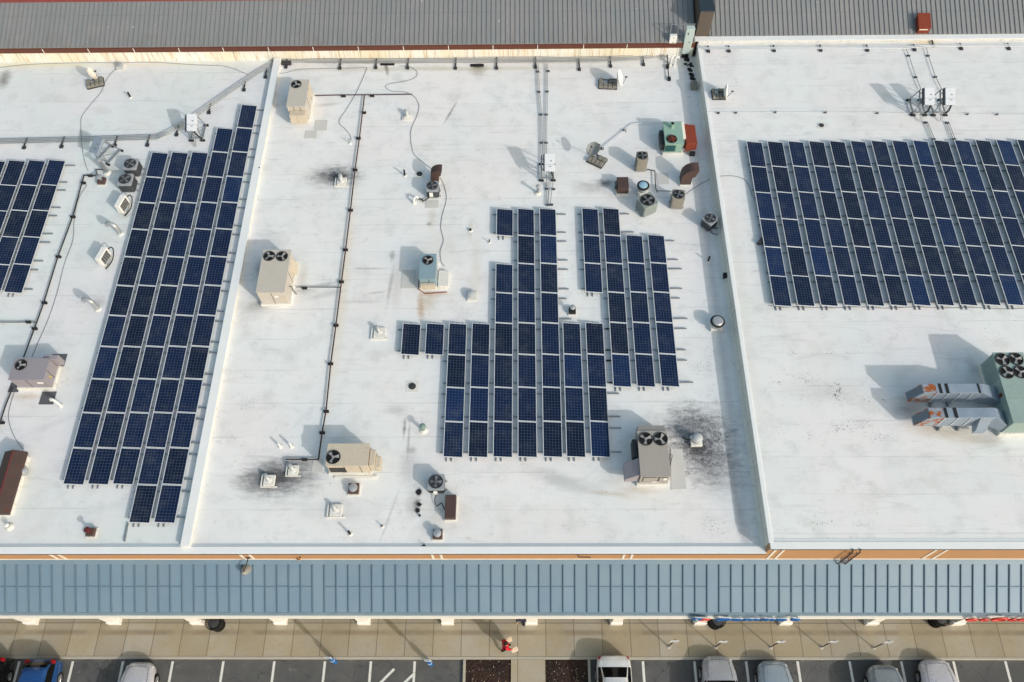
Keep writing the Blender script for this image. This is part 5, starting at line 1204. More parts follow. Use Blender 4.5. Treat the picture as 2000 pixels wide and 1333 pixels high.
def cable(label, pts, z=ZM, r=.014, mk='cable'):
    ps = [P(x,y,z+.02) for x,y in pts]
    g = MB(); g.tube(smooth_path(ps,5), r, 0, 5); tag(g.build('cable', M[mk]), label, 'cable')
cable('loose grey cable curving from the mushroom vent down to the flue on the left roof', [(227,134),(216,145),(206,160),(196,182),(176,206),(160,228),(158,245),(160,285),(166,318),(172,334)])
cable('thin cable beside the black gas pipe on the left roof', [(170,362),(153,390),(145,430),(142,470),(126,515),(112,570),(95,622),(74,670),(62,698)])
cable('thin cable from the mauve grey unit to the brown roof monitor', [(28,766),(18,800),(17,820),(24,845),(36,866),(46,878)])
cable('thin cable along the stained wall from the mushroom vent to the conduit bundle', [(0,132),(60,126),(160,123),(228,123),(300,122),(380,127),(440,130),(486,147)])
cable('looping cable from back wall past the gas pipe head to the smaller elbow hood', [(780,129),(800,131),(814,140),(812,151),(795,158),(762,164),(753,170),(764,178),(790,180),(808,188),(818,205),(815,225),(804,250),(802,270),(808,300),(825,316),(842,330)])
cable('cable from the smaller elbow hood down to the blue grey unit', [(858,344),(868,365),(872,390),(864,420),(861,445),(866,470),(860,490),(862,512),(868,520)])
cable('cable running from back wall to the stub antenna beside the gas pipe', [(717,133),(708,155),(694,185),(676,215),(662,238),(675,253),(684,265),(686,275)])
cable('thin cable along the upper edge of the middle roof', [(530,143),(555,143),(585,136),(640,134),(700,133),(716,132)])
cable('thin cable from the dish over the step wall to the large array', [(1335,384),(1350,372),(1375,356),(1395,346)])
cable('thin cable lying across the raised roof to the large array', [(1398,345),(1430,344),(1452,350),(1462,362),(1469,384)], ZR)
cable('drooping black cable along the lower edge of the large array', [(1500,597),(1530,600.5),(1560,600),(1620,602),(1680,600),(1730,602.5),(1790,600),(1840,602),(1900,601),(1960,604),(2010,602)], ZR, .012)
# stub antenna near the gas pipe
p = P(684,281,ZM); t = thing('stub_antenna', 'small stub antenna left of the gas pipe at the cable end', 'antenna', tuple(p))
g = MB(); g.lathe(p.x,p.y,[(.11,ZM+.004),(.08,ZM+.05),(.03,ZM+.08)],0,12); g.build('base', M['white'], t)
g = MB(); g.tube([(p.x,p.y,ZM+.06),(p.x-.02,p.y+.02,ZM+.42)],.022,0,8); g.tube([(p.x-.16,p.y,ZM+.3),(p.x+.12,p.y+.05,ZM+.32)],.016,0,6); g.build('mast', M['galv'], t)
# flakes of black roofing torn up beside the condenser
for i,(px,py,w,d,lab) in enumerate(((818,962,.28,.34,'black flake of torn roofing nearest the pale grey condenser'),(819,986,.24,.20,'black flake of torn roofing with a brown edge, middle of three'),(815.5,997,.26,.26,'black flake of torn roofing nearest the dark stub pipe'))):
    p = P(px,py,ZM+.02); n = 9; rr = random.Random(i+5); g = MB()
    g.prism([(p.x+w/2*math.cos(2*math.pi*k/n)*rr.uniform(.65,1.1), p.y+d/2*math.sin(2*math.pi*k/n)*rr.uniform(.65,1.1), ZM+.004) for k in range(n)],(0,0,.03)); tag(g.build('roofing_flake', M['black']), lab, 'roofing flake')
# open box behind the kerb at back wall
p = P(560,125,ZM); g = MB(); g.box(p.x-.3,p.x+.3,p.y-.16,p.y+.16,ZM+.004,ZM+.14); tag(g.build('scupper_box', M['dark'], bevel=.01), 'dark scupper box under the conduits at the head of the dividing kerb', 'box')
for px,py,w,lab in ((932,129,.85,'black scupper opening with a grime fan, middle of the back wall'),(757,126.5,.9,'black scupper opening at the back wall above the looping cable')):
    p = P(px,py,ZM); g = MB(); g.prism([(p.x-w/2,p.y-.10,ZM+.006),(p.x+w/2,p.y-.10,ZM+.006),(p.x+w/2,p.y+.12,ZM+.006),(p.x-w/2,p.y+.12,ZM+.006)],(0,0,.05)); tag(g.build('scupper_box', M['black'], bevel=.01), lab, 'scupper')
# rust red box on the grey metal roof
xa_, xb_ = P(1795,58,9.5).x, P(1818,58,9.5).x; ya_, yb_ = 42.67, 43.62; zs_ = lambda y: 9.1+.364*(y-42.62)
t = thing('roof_box', 'rust red sheet metal box standing on the grey seamed roof', 'metal box', ((xa_+xb_)/2,ya_,9.1))
g = MB(); g.hexa([(xa_,ya_,zs_(ya_)-.05),(xb_,ya_,zs_(ya_)-.05),(xb_,yb_,zs_(yb_)-.05),(xa_,yb_,zs_(yb_)-.05)],[(xa_,ya_,zs_(ya_)+.42),(xb_,ya_,zs_(ya_)+.42),(xb_,yb_,zs_(yb_)+.42),(xa_,yb_,zs_(yb_)+.42)]); g.build('casing', M['rustred'], t, bevel=.02)
g = MB(); g.hexa([(xa_-.03,ya_-.03,zs_(ya_)+.422),(xb_+.03,ya_-.03,zs_(ya_)+.422),(xb_+.03,yb_,zs_(yb_)+.422),(xa_-.03,yb_,zs_(yb_)+.422)],[(xa_-.03,ya_-.03,zs_(ya_)+.46),(xb_+.03,ya_-.03,zs_(ya_)+.46),(xb_+.03,yb_,zs_(yb_)+.46),(xa_-.03,yb_,zs_(yb_)+.46)]); g.build('cap', M['rustred'], t, bevel=.01)
g = MB(); g.box(xa_+.06,xb_-.14,ya_-.014,ya_-.002,zs_(ya_)+.28,zs_(ya_)+.34); g.build('pale_strip', M['creamtrim'], t, smooth=False)
# ================================================================== FRONT OF THE BUILDING
# trash bins with slatted sides
def bin_(label, px, py, y):
    z = 1.05; p = P(px,py,z); t = thing('litter_bin', label, 'litter bin', (p.x,p.y,.15)); r = .40
    g = MB(); g.lathe(p.x,p.y,[(r*.78,.155),(r*.8,.95)],0,28); g.build('liner', M['fandark'], t)
    g = MB()
    for k in range(26):
        a = k*2*math.pi/26; c, s = math.cos(a), math.sin(a)
        g.tube([(p.x+c*r*.86,p.y+s*r*.86,.155),(p.x+c*r*.9,p.y+s*r*.9,.8),(p.x+c*r*1.02,p.y+s*r*1.02,1.04)],.018,0,5)
    g.ring(p.x,p.y,1.05,r*1.03,.022,0,30); g.ring(p.x,p.y,.2,r*.87,.02,0,28); g.build('slat', M['black'], t)
    g = MB(); g.lathe(p.x,p.y,[(r*.74,.98),(r*.7,1.02),(r*.3,1.06),(.05,1.07)],0,24); g.build('lid', M['dark'], t)
bin_('black slatted litter bin by the third column from the left', 417, 1215.5, 0)
bin_('black slatted litter bin under the blue lettering', 1402, 1211, 0)
bin_('black slatted litter bin mostly hidden under the canopy near the red lettering', 1839, 1207.5, 0)
# short term parking signs
words = ['leftmost','second from left','middle','second from right','rightmost']
for i,(px,py) in enumerate(((1306,1263.5),(1397,1264.5),(1505,1264.5),(1604,1264.5),(1706,1265.5))):
    b = P(px,py,.15); t = thing('parking_sign', '%s of the five thin white parking signs on the sidewalk'%words[i], 'sign', (b.x,b.y,.15), 'thin parking signs along the sidewalk edge')
    g = MB(); g.box(b.x-.022,b.x+.022,b.y-.022,b.y+.022,.155,2.35); g.build('post', M['dark'], t, smooth=False)
    g = MB(); g.lathe(b.x,b.y,[(.13,.152),(.10,.17),(.04,.2)],0,12); g.build('base_plate', M['kerb'], t)
    g = MB(); g.box(b.x-.21,b.x+.21,b.y-.045,b.y-.026,1.86,2.36); s = g.build('sign_plate', M['signwhite'], t, bevel=.006)
    g = MB(); g.box(b.x-.02,b.x+.16,b.y-.05,b.y-.0455,2.22,2.30); g.box(b.x-.15,b.x+.15,b.y-.05,b.y-.0455,2.02,2.06); g.build('marking', M['signblue'], s, smooth=False)
for i,(px,py) in enumerate(((655,1293.5),(842,1298.5))):
    b = P(px,py,0); t = thing('bollard_sign', ['left','right'][i]+' blue bollard carrying a white and blue accessible parking sign', 'sign', (b.x,b.y,0), 'accessible parking signs on blue bollards')
    g = MB(); g.lathe(b.x,b.y,[(.115,.006),(.115,.95),(.09,1.03),(.03,1.06)],0,18); g.build('bollard', M['signblue'], t)
    g = MB(); g.ring(b.x,b.y,.84,.113,.02,0,20); g.build('band', M['white'], t)
    g = MB(); g.box(b.x-.025,b.x+.025,b.y-.025,b.y+.025,1.02,2.05); g.build('post', M['galv'], t, smooth=False)
    g = MB(); g.box(b.x-.17,b.x+.17,b.y-.048,b.y-.03,1.62,2.06); s = g.build('sign_plate', M['signwhite'], t, bevel=.005)
    g = MB(); g.box(b.x-.11,b.x+.11,b.y-.053,b.y-.0485,1.80,2.0); g.build('symbol_panel', M['signblue'], s, smooth=False)
    g = MB(); g.ring(0,0,0,.045,.010,0,14,5); 
    v = g.v; g2 = MB(); g2.add([(b.x+p.x,b.y-.056,1.875+p.y) for p in v], g.f); g2.box(b.x-.012,b.x+.012,b.y-.058,b.y-.0535,1.90,1.97); g2.build('wheelchair_symbol', M['signwhite'], s, smooth=False)
    g = MB(); g.box(b.x-.15,b.x+.15,b.y-.047,b.y-.03,1.36,1.58); g.build('lower_plate', M['bluecap'], t, bevel=.005)
# fixed ladder on the terracotta band
xl = P(1664,1080,8.3).x
t = thing('ladder', 'brown steel ladder climbing from the canopy to the raised roof', 'ladder', (xl,YF-.2,6.8))
for x in (xl-.17,xl+.17):
    g = MB(); g.tube([(x,YF-.20,6.76),(x,YF-.17,8.78),(x,YF-.06,8.95)],.032,0,6); g.build('rail', M['brown'], t)
g = MB()
for k in range(8): g.tube([(xl-.17,YF-.195,6.95+k*.25),(xl+.17,YF-.195,6.95+k*.25)],.016,0,6)
g.build('rung', M['brown'], t)
for z in (7.3,8.4):
    for x in (xl-.17,xl+.17): g = MB(); g.tube([(x,YF-.19,z),(x,YF-.035,z)],.02,0,6); g.build('bracket', M['brown'], t)
# wall lamps above the canopy
def lamp(label, px, py, z, mk, s):
    p = P(px,py,z); t = thing('wall_lamp', label, 'lamp', (p.x,p.y,z))
    T = Matrix.Translation(p) @ Matrix.Rotation(R(35),4,'X')
    g = MB(T); g.lathe(0,0,[(.26*s,-.38*s),(.24*s,-.25*s),(.19*s,.02*s),(.13*s,.2*s),(.05*s,.27*s)],0,18); g.build('shade', M[mk], t)
    g = MB(T); g.lathe(0,0,[(.22*s,-.40*s),(.22*s,-.383*s)],0,16); g.build('lens', M['clearlight'], t)
    q = Vector((p.x+.22*s,YF-.03,z+.5*s)); g = MB(); g.tube([T@Vector((0,0,.24*s)), q+Vector((0,-.12,.02)), q],.03*s,0,6); g.obox((q.x,q.y+.01,q.z),(.16*s,.03,.16*s)); g.build('bracket', M['dark'], t)
lamp('weathered whitish grey lamp hanging over the left part of the canopy', 478.5, 1116, 6.75, 'dishgrey', 1.0)
lamp('small tan lamp fixed to the terracotta band', 583.5, 1091, 7.1, 'orange', .55)
p = P(1131,1081,8.1); q = P(1155,1086,7.8); g = MB(); g.tube([(p.x,YF-.05,7.85),(p.x,YF-.05,7.5),(q.x,YF-.06,7.47)],.022,0,6); tag(g.build('wall_conduit', M['brown']), 'small bent brown pipe on the terracotta band in the middle', 'pipe')
p = P(825,1068.5,ZM+.02); g = MB(); g.tube([(p.x-.4,p.y,ZM+.03),(p.x+.5,p.y+.02,ZM+.03)],.015,0,5); g.obox((p.x+.05,p.y,ZM+.05),(.22,.12,.09),.4); g.tube([(p.x,p.y,ZM+.05),(p.x+.1,p.y+.1,ZM+.22)],.02,0,5); tag(g.build('clamp', M['black']), 'black clamp with a rod lying at the front parapet', 'clamp')

# lettering
def text_mesh(name, body, size, depth, loc, matl, parent=None, shear=0, off=.012):
    cu = bpy.data.curves.new('t','FONT'); cu.body = body; cu.size = size; cu.extrude = depth/2; cu.shear = shear; cu.offset = off
    ob = bpy.data.objects.new('t', cu); COL.objects.link(ob)
    dg = bpy.context.evaluated_depsgraph_get(); me = bpy.data.meshes.new_from_object(ob.evaluated_get(dg))
    bpy.data.objects.remove(ob)
    w = max(v.co.x for v in me.vertices)-min(v.co.x for v in me.vertices); x0 = min(v.co.x for v in me.vertices)
    for v in me.vertices: v.co = Vector((v.co.x-x0, -v.co.z, v.co.y))
    me.materials.clear(); me.materials.append(matl)
    o = bpy.data.objects.new(name, me); COL.objects.link(o); o.location = loc
    if parent: o.parent = parent; o.location = Vector(loc)-Vector(parent.location)
    return o, w
zs = 4.97
xa1, xb1 = P(1396,1206,zs+.2).x, P(1562,1206,zs+.2).x
t = thing('shop_sign', 'blue shop lettering with a red and blue tile on the canopy edge', 'shop sign', (xa1,7.5,zs))
o, w = text_mesh('letters', "Domino's", 1.0, .07, (xa1,7.49,zs), M['signblue'], t, .2)
sc = (xb1-xa1)/w; o.scale = (sc, 1, .60)
o2, w2 = text_mesh('letter_outline', "Domino's", 1.0, .03, (xa1-.03,7.535,zs-.02), M['signwhite'], t, .2, .04); o2.scale = (sc, 1, .66)
xt = P(1368,1206,zs+.3).x
T = Matrix.Translation((xt,7.47,zs+.26)) @ Matrix.Rotation(R(20),4,'Y') @ Matrix.Scale(.8,4)
g = MB(T); g.box(-.56,.56,.05,.08,-.36,.36); g.build('tile_back', M['signwhite'], t, bevel=.02)
g = MB(T); g.box(-.52,-.02,-.02,.049,-.31,.31); g.build('tile_half', M['signblue'], t, bevel=.03)
g = MB(T); g.box(.02,.52,-.02,.049,-.31,.31); g.build('tile_half', M['signred'], t, bevel=.03)
g = MB(T)
for (x,z) in ((-.38,.17),(-.16,-.17),(.27,0)): g.tube([(x,-.028,z),(x,-.015,z)],.075,0,14)
g.build('tile_dot', M['signwhite'], t)
xr = P(1886,1206,zs+.2).x
t = thing('shop_sign', 'red rounded shop lettering cut off by the right edge', 'shop sign', (xr,7.5,zs))
x = xr
for i,(w_,h_,kind) in enumerate(((.55,.42,0),(.42,.40,0),(.75,.75,1),(.35,.42,0),(.5,.42,1),(.5,.42,0))):
    g = MB(); yy = 7.49; n = 20
    pts = [(x+w_/2+w_/2*math.cos(a)*(1 if kind else .9), yy, zs+(h_/2+h_/2*math.sin(a))*.75) for a in [2*math.pi*k/n*(.86 if i%2==0 else 1) + .4 for k in range(n+1)]]
    g.tube(pts,.05,0,8); g.build('letter', M['signred'], t); x += w_+.10

# ================================================================== CARS
M['c_black'] = carpaint('black_car_paint',(22,22,24)); M['c_blue'] = carpaint('blue_car_paint',(34,78,138)); M['c_white'] = carpaint('white_car_paint',(226,228,230))
M['c_silver'] = carpaint('silver_car_paint',(176,180,188)); M['c_iceblue'] = carpaint('ice_blue_car_paint',(160,176,190)); M['c_slate'] = carpaint('slate_grey_car_paint',(150,162,172)); M['c_pale'] = carpaint('pale_silver_car_paint',(206,208,216))
PROF = {
 'sedan': [(0,.42,.42,.55,.60,.34),(.08,.60,.24,.60,.70,.50),(.25,.75,.20,.64,.77,.60),(.8,.88,.18,.76,.88,.70),(1.25,.90,.18,.86,.96,.72),(1.98,.90,.18,.92,1.36,.60),(2.4,.90,.18,.93,1.43,.60),(3.0,.90,.18,.94,1.43,.59),(3.45,.90,.18,.95,1.34,.57),(3.98,.89,.20,.97,1.05,.66),(4.3,.86,.22,.95,1.03,.68),(4.5,.80,.25,.85,.98,.62),(4.58,.70,.34,.60,.80,.5)],
 'hatch': [(0,.44,.42,.58,.66,.36),(.08,.62,.24,.64,.76,.50),(.25,.77,.20,.70,.86,.62),(.7,.88,.18,.82,.97,.72),(1.0,.90,.18,.92,1.05,.72),(1.7,.90,.18,.98,1.46,.62),(2.2,.90,.18,1.0,1.54,.62),(3.0,.90,.18,1.01,1.53,.61),(3.6,.90,.18,1.02,1.48,.59),(3.85,.89,.20,1.02,1.36,.60),(4.1,.86,.22,.98,1.04,.66),(4.2,.82,.25,.86,.97,.66),(4.26,.72,.34,.60,.78,.5)],
}
CAB = {'sedan': (4, 6, 8, 9), 'hatch': (4, 6, 8, 10)}   # stations: screen base, roof start, roof end, rear screen base
def car(label, kind, paint, centre, front_y, rear=False, group='cars parked facing the sidewalk', s=1.0):
    pr = PROF[kind]; L = pr[-1][0]
    x0 = centre
    t = thing('parked_car', label, 'car', (x0, front_y-(L/2), 0), group)
    sgn = -1 if rear else 1
    def tr(x, d, z):   # d = distance behind the nose
        if not rear: return (x0+x*s, front_y-d, z)
        return (x0-x*s, front_y-(L-d), z)
    cb, r0, r1, rb = CAB[kind]
    fine = []          # finer stations by interpolation
    for i in range(len(pr)-1):
        for k in range(3):
            u = k/3; q = tuple(pr[i][j]+(pr[i+1][j]-pr[i][j])*u for j in range(6)); fine.append((i+u,)+q)
    fine.append((len(pr)-1.0,)+pr[-1])
    rows = []
    for (ix,d,hw,zl,zb,zt,ht) in fine:
        half = [(hw*.80,zl),(hw*.97,zl+.06),(hw*1.0,zl+(zb-zl)*.45),(hw*.99,zb-.08),(hw*.94,zb),(ht+(hw*.94-ht)*.25,zb+(zt-zb)*.62),(ht,zt-.035),(ht*.82,zt-.002),(ht*.45,zt+.018),(0,zt+.024)]
        rows.append((ix,d,[(x,z) for x,z in half]+[(-x,z) for x,z in reversed(half[:-1])]))
    n = len(rows[0][2])
    body, screen, side, screen2, side2 = MB(), MB(), MB(), MB(), MB()
    V = [[tr(x,d,z) for x,z in r] for ix,d,r in rows]
    for i in range(len(rows)-1):
        ix = (rows[i][0]+rows[i+1][0])/2
        for k in range(n-1):
            kk = k if k < n/2-.5 else n-2-k
            q = [V[i][k],V[i][k+1],V[i+1][k+1],V[i+1][k]]
            tgt = body
            if cb+.15 < ix < rb-.1 and kk in (4,5) and not (r0+.75 < ix < r0+1.05) and kk == 4: tgt = side if k < n/2-.5 else side2
            if cb+.05 < ix < r0-.85+.0 and kk >= 6: tgt = screen
            if cb+.05 < ix < r0-.9 and kk >= 6: tgt = screen
            if kind == 'sedan' and r1-.0 < ix < rb-.05 and kk >= 6: tgt = screen2
            if kind == 'hatch' and r1+.7 < ix < rb-.05 and kk >= 6: tgt = screen2
            f = (0,1,2,3) if not rear else (3,2,1,0)
            if rear: f = (0,1,2,3)
            tgt.add(q,[f])
    for r_, rev in ((V[0],False),(V[-1],True)): body.add(r_,[tuple(range(n)) if rev else tuple(range(n-1,-1,-1))])
    def fix(o):
        import bmesh
        bm = bmesh.new(); bm.from_mesh(o.data); bmesh.ops.remove_doubles(bm, verts=bm.verts, dist=.0005); bmesh.ops.recalc_face_normals(bm, faces=bm.faces); bm.to_mesh(o.data); bm.free()
        o.data.polygons.foreach_set('use_smooth',[True]*len(o.data.polygons)); o.data.set_sharp_from_angle(angle=R(50))
        return o
    b = fix(body.build('body', M[paint], t)); fix(screen.build('windscreen', M['glass'], t)); fix(side.build('side_window', M['glass'], t)); fix(screen2.build('rear_window', M['glass'], t)); fix(side2.build('side_window', M['glass'], t))
    # seams of the bonnet and boot lid, bumper line, registration plate recess
    g = MB()
    def zt_at(d):
        for i in range(len(pr)-1):
            if pr[i][0] <= d <= pr[i+1][0]: u = (d-pr[i][0])/(pr[i+1][0]-pr[i][0]); return pr[i][4]+(pr[i+1][4]-pr[i][4])*u, pr[i][5]+(pr[i+1][5]-pr[i][5])*u
        return pr[-1][4], pr[-1][5]
    for sx in (-1,1):
        pts = []
        for k in range(6):
            d = .28+k*.17; z, h = zt_at(d); pts.append(tr(sx*h*.86,d,z+.004))
        g.tube(pts,.007,0,4)
    z, h = zt_at(.26); g.tube([tr(-h*.86,.27,z+.0),tr(-h*.4,.22,z+.012),tr(h*.4,.22,z+.012),tr(h*.86,.27,z)],.007,0,4)
    g.build('panel_gap', M['dark'], b)
    for sx in (-1,1):
        T = Matrix.Translation(tr(sx*.60,.24,.62 if kind=='sedan' else .70)) @ Matrix.Rotation(R((-sx*38)*sgn),4,'Z')
        g = MB(T); g.lathe(0,0,[(.01,-.06),(.08,-.05),(.10,.0),(.08,.06),(.01,.085)],0,14)
        for i_,v_ in enumerate(g.v): pass
        o = g.build('headlight', M['clearlight'], t)
        c0 = Vector(tr(sx*.60,.24,.62)); 
        for v_ in o.data.vertices:
            w_ = v_.co+t.location-c0; v_.co.x += w_.x*.35
        T = Matrix.Translation(tr(sx*.66,L-.19,.84 if kind=='sedan' else .98))
        g = MB(T); g.lathe(0,0,[(.01,-.08),(.12,-.06),(.155,.02),(.13,.08),(.01,.11)],0,14); g.build('tail_light', M['redlight'], t)
        mpos = tr(sx*.98,1.55,.98); g = MB(); g.obox(mpos,(.20,.10,.14)); g.build('wing_mirror', M[paint], t, bevel=.03)
        for d in (.85, L-.9):
            cx, cy, cz = tr(sx*.80,d,.33)
            T = Matrix.Translation((cx,cy,cz)) @ Matrix.Rotation(R(90),4,'Y')
            g = MB(T); g.lathe(0,0,[(.20,-.11),(.31,-.115),(.335,-.07),(.335,.07),(.31,.115),(.20,.11)],0,26); w = g.build('wheel', M['tyre'], t)
            g = MB(T)
            for e in (-1,1): g.lathe(0,0,[(.21,e*.112-.006),(.19,e*.112+.006)],0,20)
            for k in range(5):
                a = k*2*math.pi/5
                for e in (-1,1): g.tube([(0,0,e*.124),(.19*math.cos(a),.19*math.sin(a),e*.124)],.022,0,5)
            g.build('rim', M['rim'], w)
    # number plate shapes and bumper lip
    g = MB(); p = Vector(tr(0,-.012,.46)); g.obox(p,(.5,.02,.11)); g.build('bumper_grille', M['dark'], t)
    g = MB(); p = Vector(tr(0,L+.008,.62)); g.obox(p,(.48,.02,.13)); g.build('rear_plate', M['signwhite'], t)
    return t
def cx_(px,py,z): return P(px,py,z).x
car('black car with a red tail lamp cut by the left edge', 'hatch', 'c_black', cx_(-22,1320,.7), P(0,1283,.9).y, True)
car('blue hatchback with red tail lamps backed up to the sidewalk', 'hatch', 'c_blue', cx_(78,1320,.7), P(80,1287,.9).y, True)
car('pale silver white car, the one left of the empty stalls', 'sedan', 'c_pale', cx_(270,1315,.7), P(270,1294,.6).y)
car('white sedan with a black rear window beside the mulch bed', 'sedan', 'c_white', cx_(1199.5,1320,.7), P(1200,1280.5,.8).y, True)
car('silver sedan nosing over the kerb near the blue lettering', 'sedan', 'c_silver', cx_(1405,1318,.7), P(1405,1281,.6).y)
car('ice blue car between the silver sedan and an empty stall', 'sedan', 'c_iceblue', cx_(1513,1318,.7), P(1513,1291,.6).y)
car('slate grey car stopped short of the kerb', 'hatch', 'c_slate', cx_(1729,1325,.7), P(1729,1299,.65).y)
car('pale silver car with visible alloy wheel, rightmost in the row', 'sedan', 'c_pale', cx_(1832,1318,.7), P(1832,1288,.6).y)

# ================================================================== PEOPLE
M['skin'] = mat('skin', (206,160,134), .6, 0, .05); M['hair'] = mat('dark_hair', (40,32,28), .7, 0, .1)
M['redcoat'] = mat('red_coat', (196,22,46), .75, 0, .10, 6); M['blacktrouser'] = mat('black_trousers', (28,26,30), .8, 0, .1)
M['purple'] = mat('dark_purple_jacket', (52,46,78), .8, 0, .1, 5); M['bag'] = mat('cream_paper_bag', (232,214,190), .8, 0, .08, 4); M['shoe'] = mat('black_shoe', (20,20,22), .6, 0, .1)
def skinned(name, pts, edges, radii, matl, parent, T, root=0, sub=2):
    me = bpy.data.meshes.new(name); off = Vector(parent.location)
    me.from_pydata([tuple((T@Vector(p))-off) for p in pts], edges, [])
    me.materials.append(matl); o = bpy.data.objects.new(name, me); COL.objects.link(o); o.parent = parent
    m = o.modifiers.new('skin','SKIN'); m.use_smooth_shade = True
    for i, r in enumerate(radii):
        sv = me.skin_vertices[0].data[i]; sv.radius = (r,r) if not isinstance(r,tuple) else r; sv.use_root = (i == root)
    s = o.modifiers.new('subdivision','SUBSURF'); s.levels = sub; s.render_levels = sub
    return o
def person(label, loc, heading, coat, trous, bags=False):
    t = thing('person', label, 'person', loc)
    T = Matrix.Translation(Vector(loc)) @ Matrix.Rotation(R(heading),4,'Z')      # +x is forward
    # pelvis, spine, neck, head, arms, legs in a walking pose
    J = {'pel':(0,0,.95),'sp':(.01,0,1.15),'ch':(.03,0,1.36),'nk':(.04,0,1.48),'hd':(.06,0,1.58),'top':(.05,0,1.72),
         'sl':(.03,.17,1.40),'el':(-.12,.24,1.14),'wl':(.06,.26,.92),'sr':(.03,-.17,1.40),'er':(.10,-.25,1.15),'wr':(.26,-.24,.96),
         'hl':(0,.10,.90),'kl':(.18,.10,.50),'al':(.14,.11,.09),'tl':(.32,.12,.04),'hr':(0,-.10,.90),'kr':(-.02,-.10,.48),'ar':(-.26,-.10,.14),'tr':(-.14,-.11,.04)}
    names = list(J); idx = {n:i for i,n in enumerate(names)}
    E = [('pel','sp'),('sp','ch'),('ch','nk'),('nk','hd'),('hd','top'),('ch','sl'),('sl','el'),('el','wl'),('ch','sr'),('sr','er'),('er','wr'),('pel','hl'),('hl','kl'),('kl','al'),('al','tl'),('pel','hr'),('hr','kr'),('kr','ar'),('ar','tr')]
    Rr = {'pel':.13,'sp':.12,'ch':.14,'nk':.055,'hd':.095,'top':.07,'sl':.065,'el':.045,'wl':.03,'sr':.065,'er':.045,'wr':.03,'hl':.09,'kl':.06,'al':.042,'tl':.035,'hr':.09,'kr':.06,'ar':.042,'tr':.035}
    pts = [J[n] for n in names]; ed = [(idx[a],idx[b]) for a,b in E]; rad = [Rr[n] for n in names]
    for sfx, sy in (('l',1),('r',-1)):                       # five fingers on each hand, curled
        w = Vector(J['w'+sfx]); e = Vector(J['e'+sfx]); d = (w-e).normalized()
        pm = len(pts); pts.append(tuple(w+d*.07)); rad.append(.028); ed.append((idx['w'+sfx],pm))
        for k in range(4):
            a = len(pts); o_ = Vector((0,(k-1.5)*.018,0))
            pts += [tuple(w+d*.10+o_), tuple(w+d*(.135-.006*abs(k-1.2))+o_+Vector((.01,0,-.01)))]; rad += [.009,.008]; ed += [(pm,a),(a,a+1)]
        a = len(pts); pts += [tuple(w+d*.05+Vector((.03,0,.02))), tuple(w+d*.085+Vector((.045,0,.015)))]; rad += [.010,.008]; ed += [(pm,a),(a,a+1)]
    skinned('body', pts, ed, rad, M['skin'], t, T)
    ce = [('pel','sp'),('sp','ch'),('ch','sl'),('sl','el'),('el','wl'),('ch','sr'),('sr','er'),('er','wr')]
    nm = ['pel','sp','ch','sl','el','wl','sr','er','wr']; ii = {n:i for i,n in enumerate(nm)}
    cp = [list(J[n]) for n in nm]; cp.append([.0,0,.80]); cr = [.175,.165,.175,.095,.075,.058,.095,.075,.058,.18]
    skinned('coat', cp, [(ii[a],ii[b]) for a,b in ce]+[(0,9)], cr, coat, t, T)
    nm = ['pel','hl','kl','al','hr','kr','ar']; ii = {n:i for i,n in enumerate(nm)}
    skinned('trousers', [J[n] for n in nm], [(0,1),(1,2),(2,3),(0,4),(4,5),(5,6)], [.145,.11,.08,.062,.11,.08,.062], trous, t, T)
    for sfx in 'lr':
        a, b = J['a'+sfx], J['t'+sfx]; skinned('shoe', [a,b], [(0,1)], [.055,.045], M['shoe'], t, T)
    g = MB(T); g.lathe(.035,0,[(.085,1.56),(.108,1.62),(.102,1.70),(.06,1.755),(.01,1.765)],0,16); g.build('hair', M['hair'], t)
    g = MB(T)
    for sy in (-1,1): g.lathe(.145,sy*.032,[(.004,1.612),(.011,1.62),(.004,1.63)],0,8)
    g.build('eye', M['fandark'], t)
    g = MB(T); g.hexa([(.148,-.014,1.575),(.175,-.006,1.578),(.175,.006,1.578),(.148,.014,1.575)],[(.148,-.008,1.615),(.155,-.004,1.615),(.155,.004,1.615),(.148,.008,1.615)]); g.build('nose', M['skin'], t)
    g = MB(T); g.box(.146,.153,-.024,.024,1.545,1.553); g.build('mouth', M['redcoat'], t)
    return t, T, J
loc = P(988,1267,.15)
t, T, J = person('person in a red coat and black trousers walking with two pale bags', loc, 12, M['redcoat'], M['blacktrouser'])
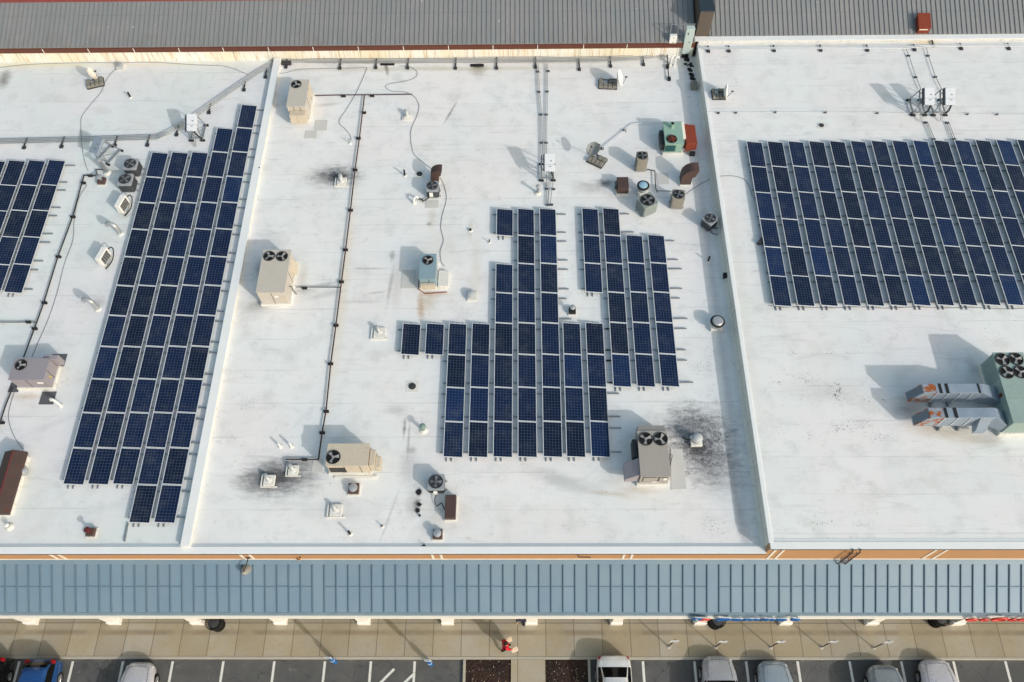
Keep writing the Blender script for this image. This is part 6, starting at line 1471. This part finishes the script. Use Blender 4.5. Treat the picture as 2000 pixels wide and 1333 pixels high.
for sfx, lab in (('l','pale paper bag held in the far hand of the person in red'),('r','pale paper bag held in the near hand of the person in red')):
    w = Vector(J['w'+sfx])+Vector((.14,.02 if sfx=='l' else -.02,-.10)); p = T@w; tb = thing('shopping_bag', lab, 'bag', (p.x,p.y,p.z-.34))
    Tb = Matrix.Translation((p.x,p.y,p.z)) @ Matrix.Rotation(R(20),4,'Z')
    g = MB(Tb); g.hexa([(-.13,-.09,-.34),(.17,-.09,-.34),(.17,.09,-.34),(-.13,.09,-.34)],[(-.16,-.12,-.02),(.20,-.12,-.04),(.20,.12,-.01),(-.16,.12,-.03)]); g.build('bag_body', M['bag'], tb, bevel=.02)
    g = MB(Tb); g.tube(smooth_path([(-.10,0,-.04),(-.12,0,.06),(-.10,0,.12),(.02,0,.10),(.10,0,-.04)],4),.008,0,5); g.build('handle', M['bag'], tb)
loc = P(1019,1217,.15)
person('person in a dark purple jacket half hidden beside a column under the canopy', Vector((loc.x,loc.y+.12,.15)), -90, M['purple'], M['blacktrouser'])

# ================================================================== CAMERA, SKY, SUN
cam = bpy.data.cameras.new('camera'); co = bpy.data.objects.new('camera', cam); COL.objects.link(co)
right = Vector((_x.x,_y.x,_z.x)); up = Vector((_x.y,_y.y,_z.y)); fwd = Vector((_x.z,_y.z,_z.z))
m3 = Matrix((right,up,-fwd)).transposed()
co.matrix_world = Matrix.Translation((0,0,HCAM)) @ m3.to_4x4()
cam.sensor_width = 36; cam.sensor_fit = 'HORIZONTAL'; cam.lens = FOC/2000*36; cam.clip_end = 1000; cam.clip_start = .5
scene.camera = co
EL, AZ = 29.0, 132.5
w = bpy.data.worlds.new('World'); scene.world = w; w.use_nodes = True
nt = w.node_tree; bg = nt.nodes['Background']; sky = nt.nodes.new('ShaderNodeTexSky'); sky.sky_type = 'NISHITA'; sky.sun_disc = False
sky.sun_elevation = R(EL); sky.sun_rotation = R(AZ); sky.altitude = 100; sky.air_density = 2.5; sky.dust_density = 5; sky.ozone_density = 3.5
nt.links.new(sky.outputs[0], bg.inputs[0]); bg.inputs[1].default_value = SKY
sun = bpy.data.lights.new('sun','SUN'); sun.energy = SUN; sun.angle = R(.9); sun.color = (1.0,.96,.92)
so = bpy.data.objects.new('sun', sun); COL.objects.link(so)
d = Vector((-math.sin(R(180-AZ))*math.cos(R(EL)), math.cos(R(180-AZ))*math.cos(R(EL)), -math.sin(R(EL))))
so.rotation_euler = d.to_track_quat('-Z','Y').to_euler(); so.location = (20,-20,60)
vs = scene.view_settings; vs.view_transform = 'Standard'; vs.look = 'None'; vs.gamma = 1; vs.exposure = EXPO; vs.use_curve_mapping = False
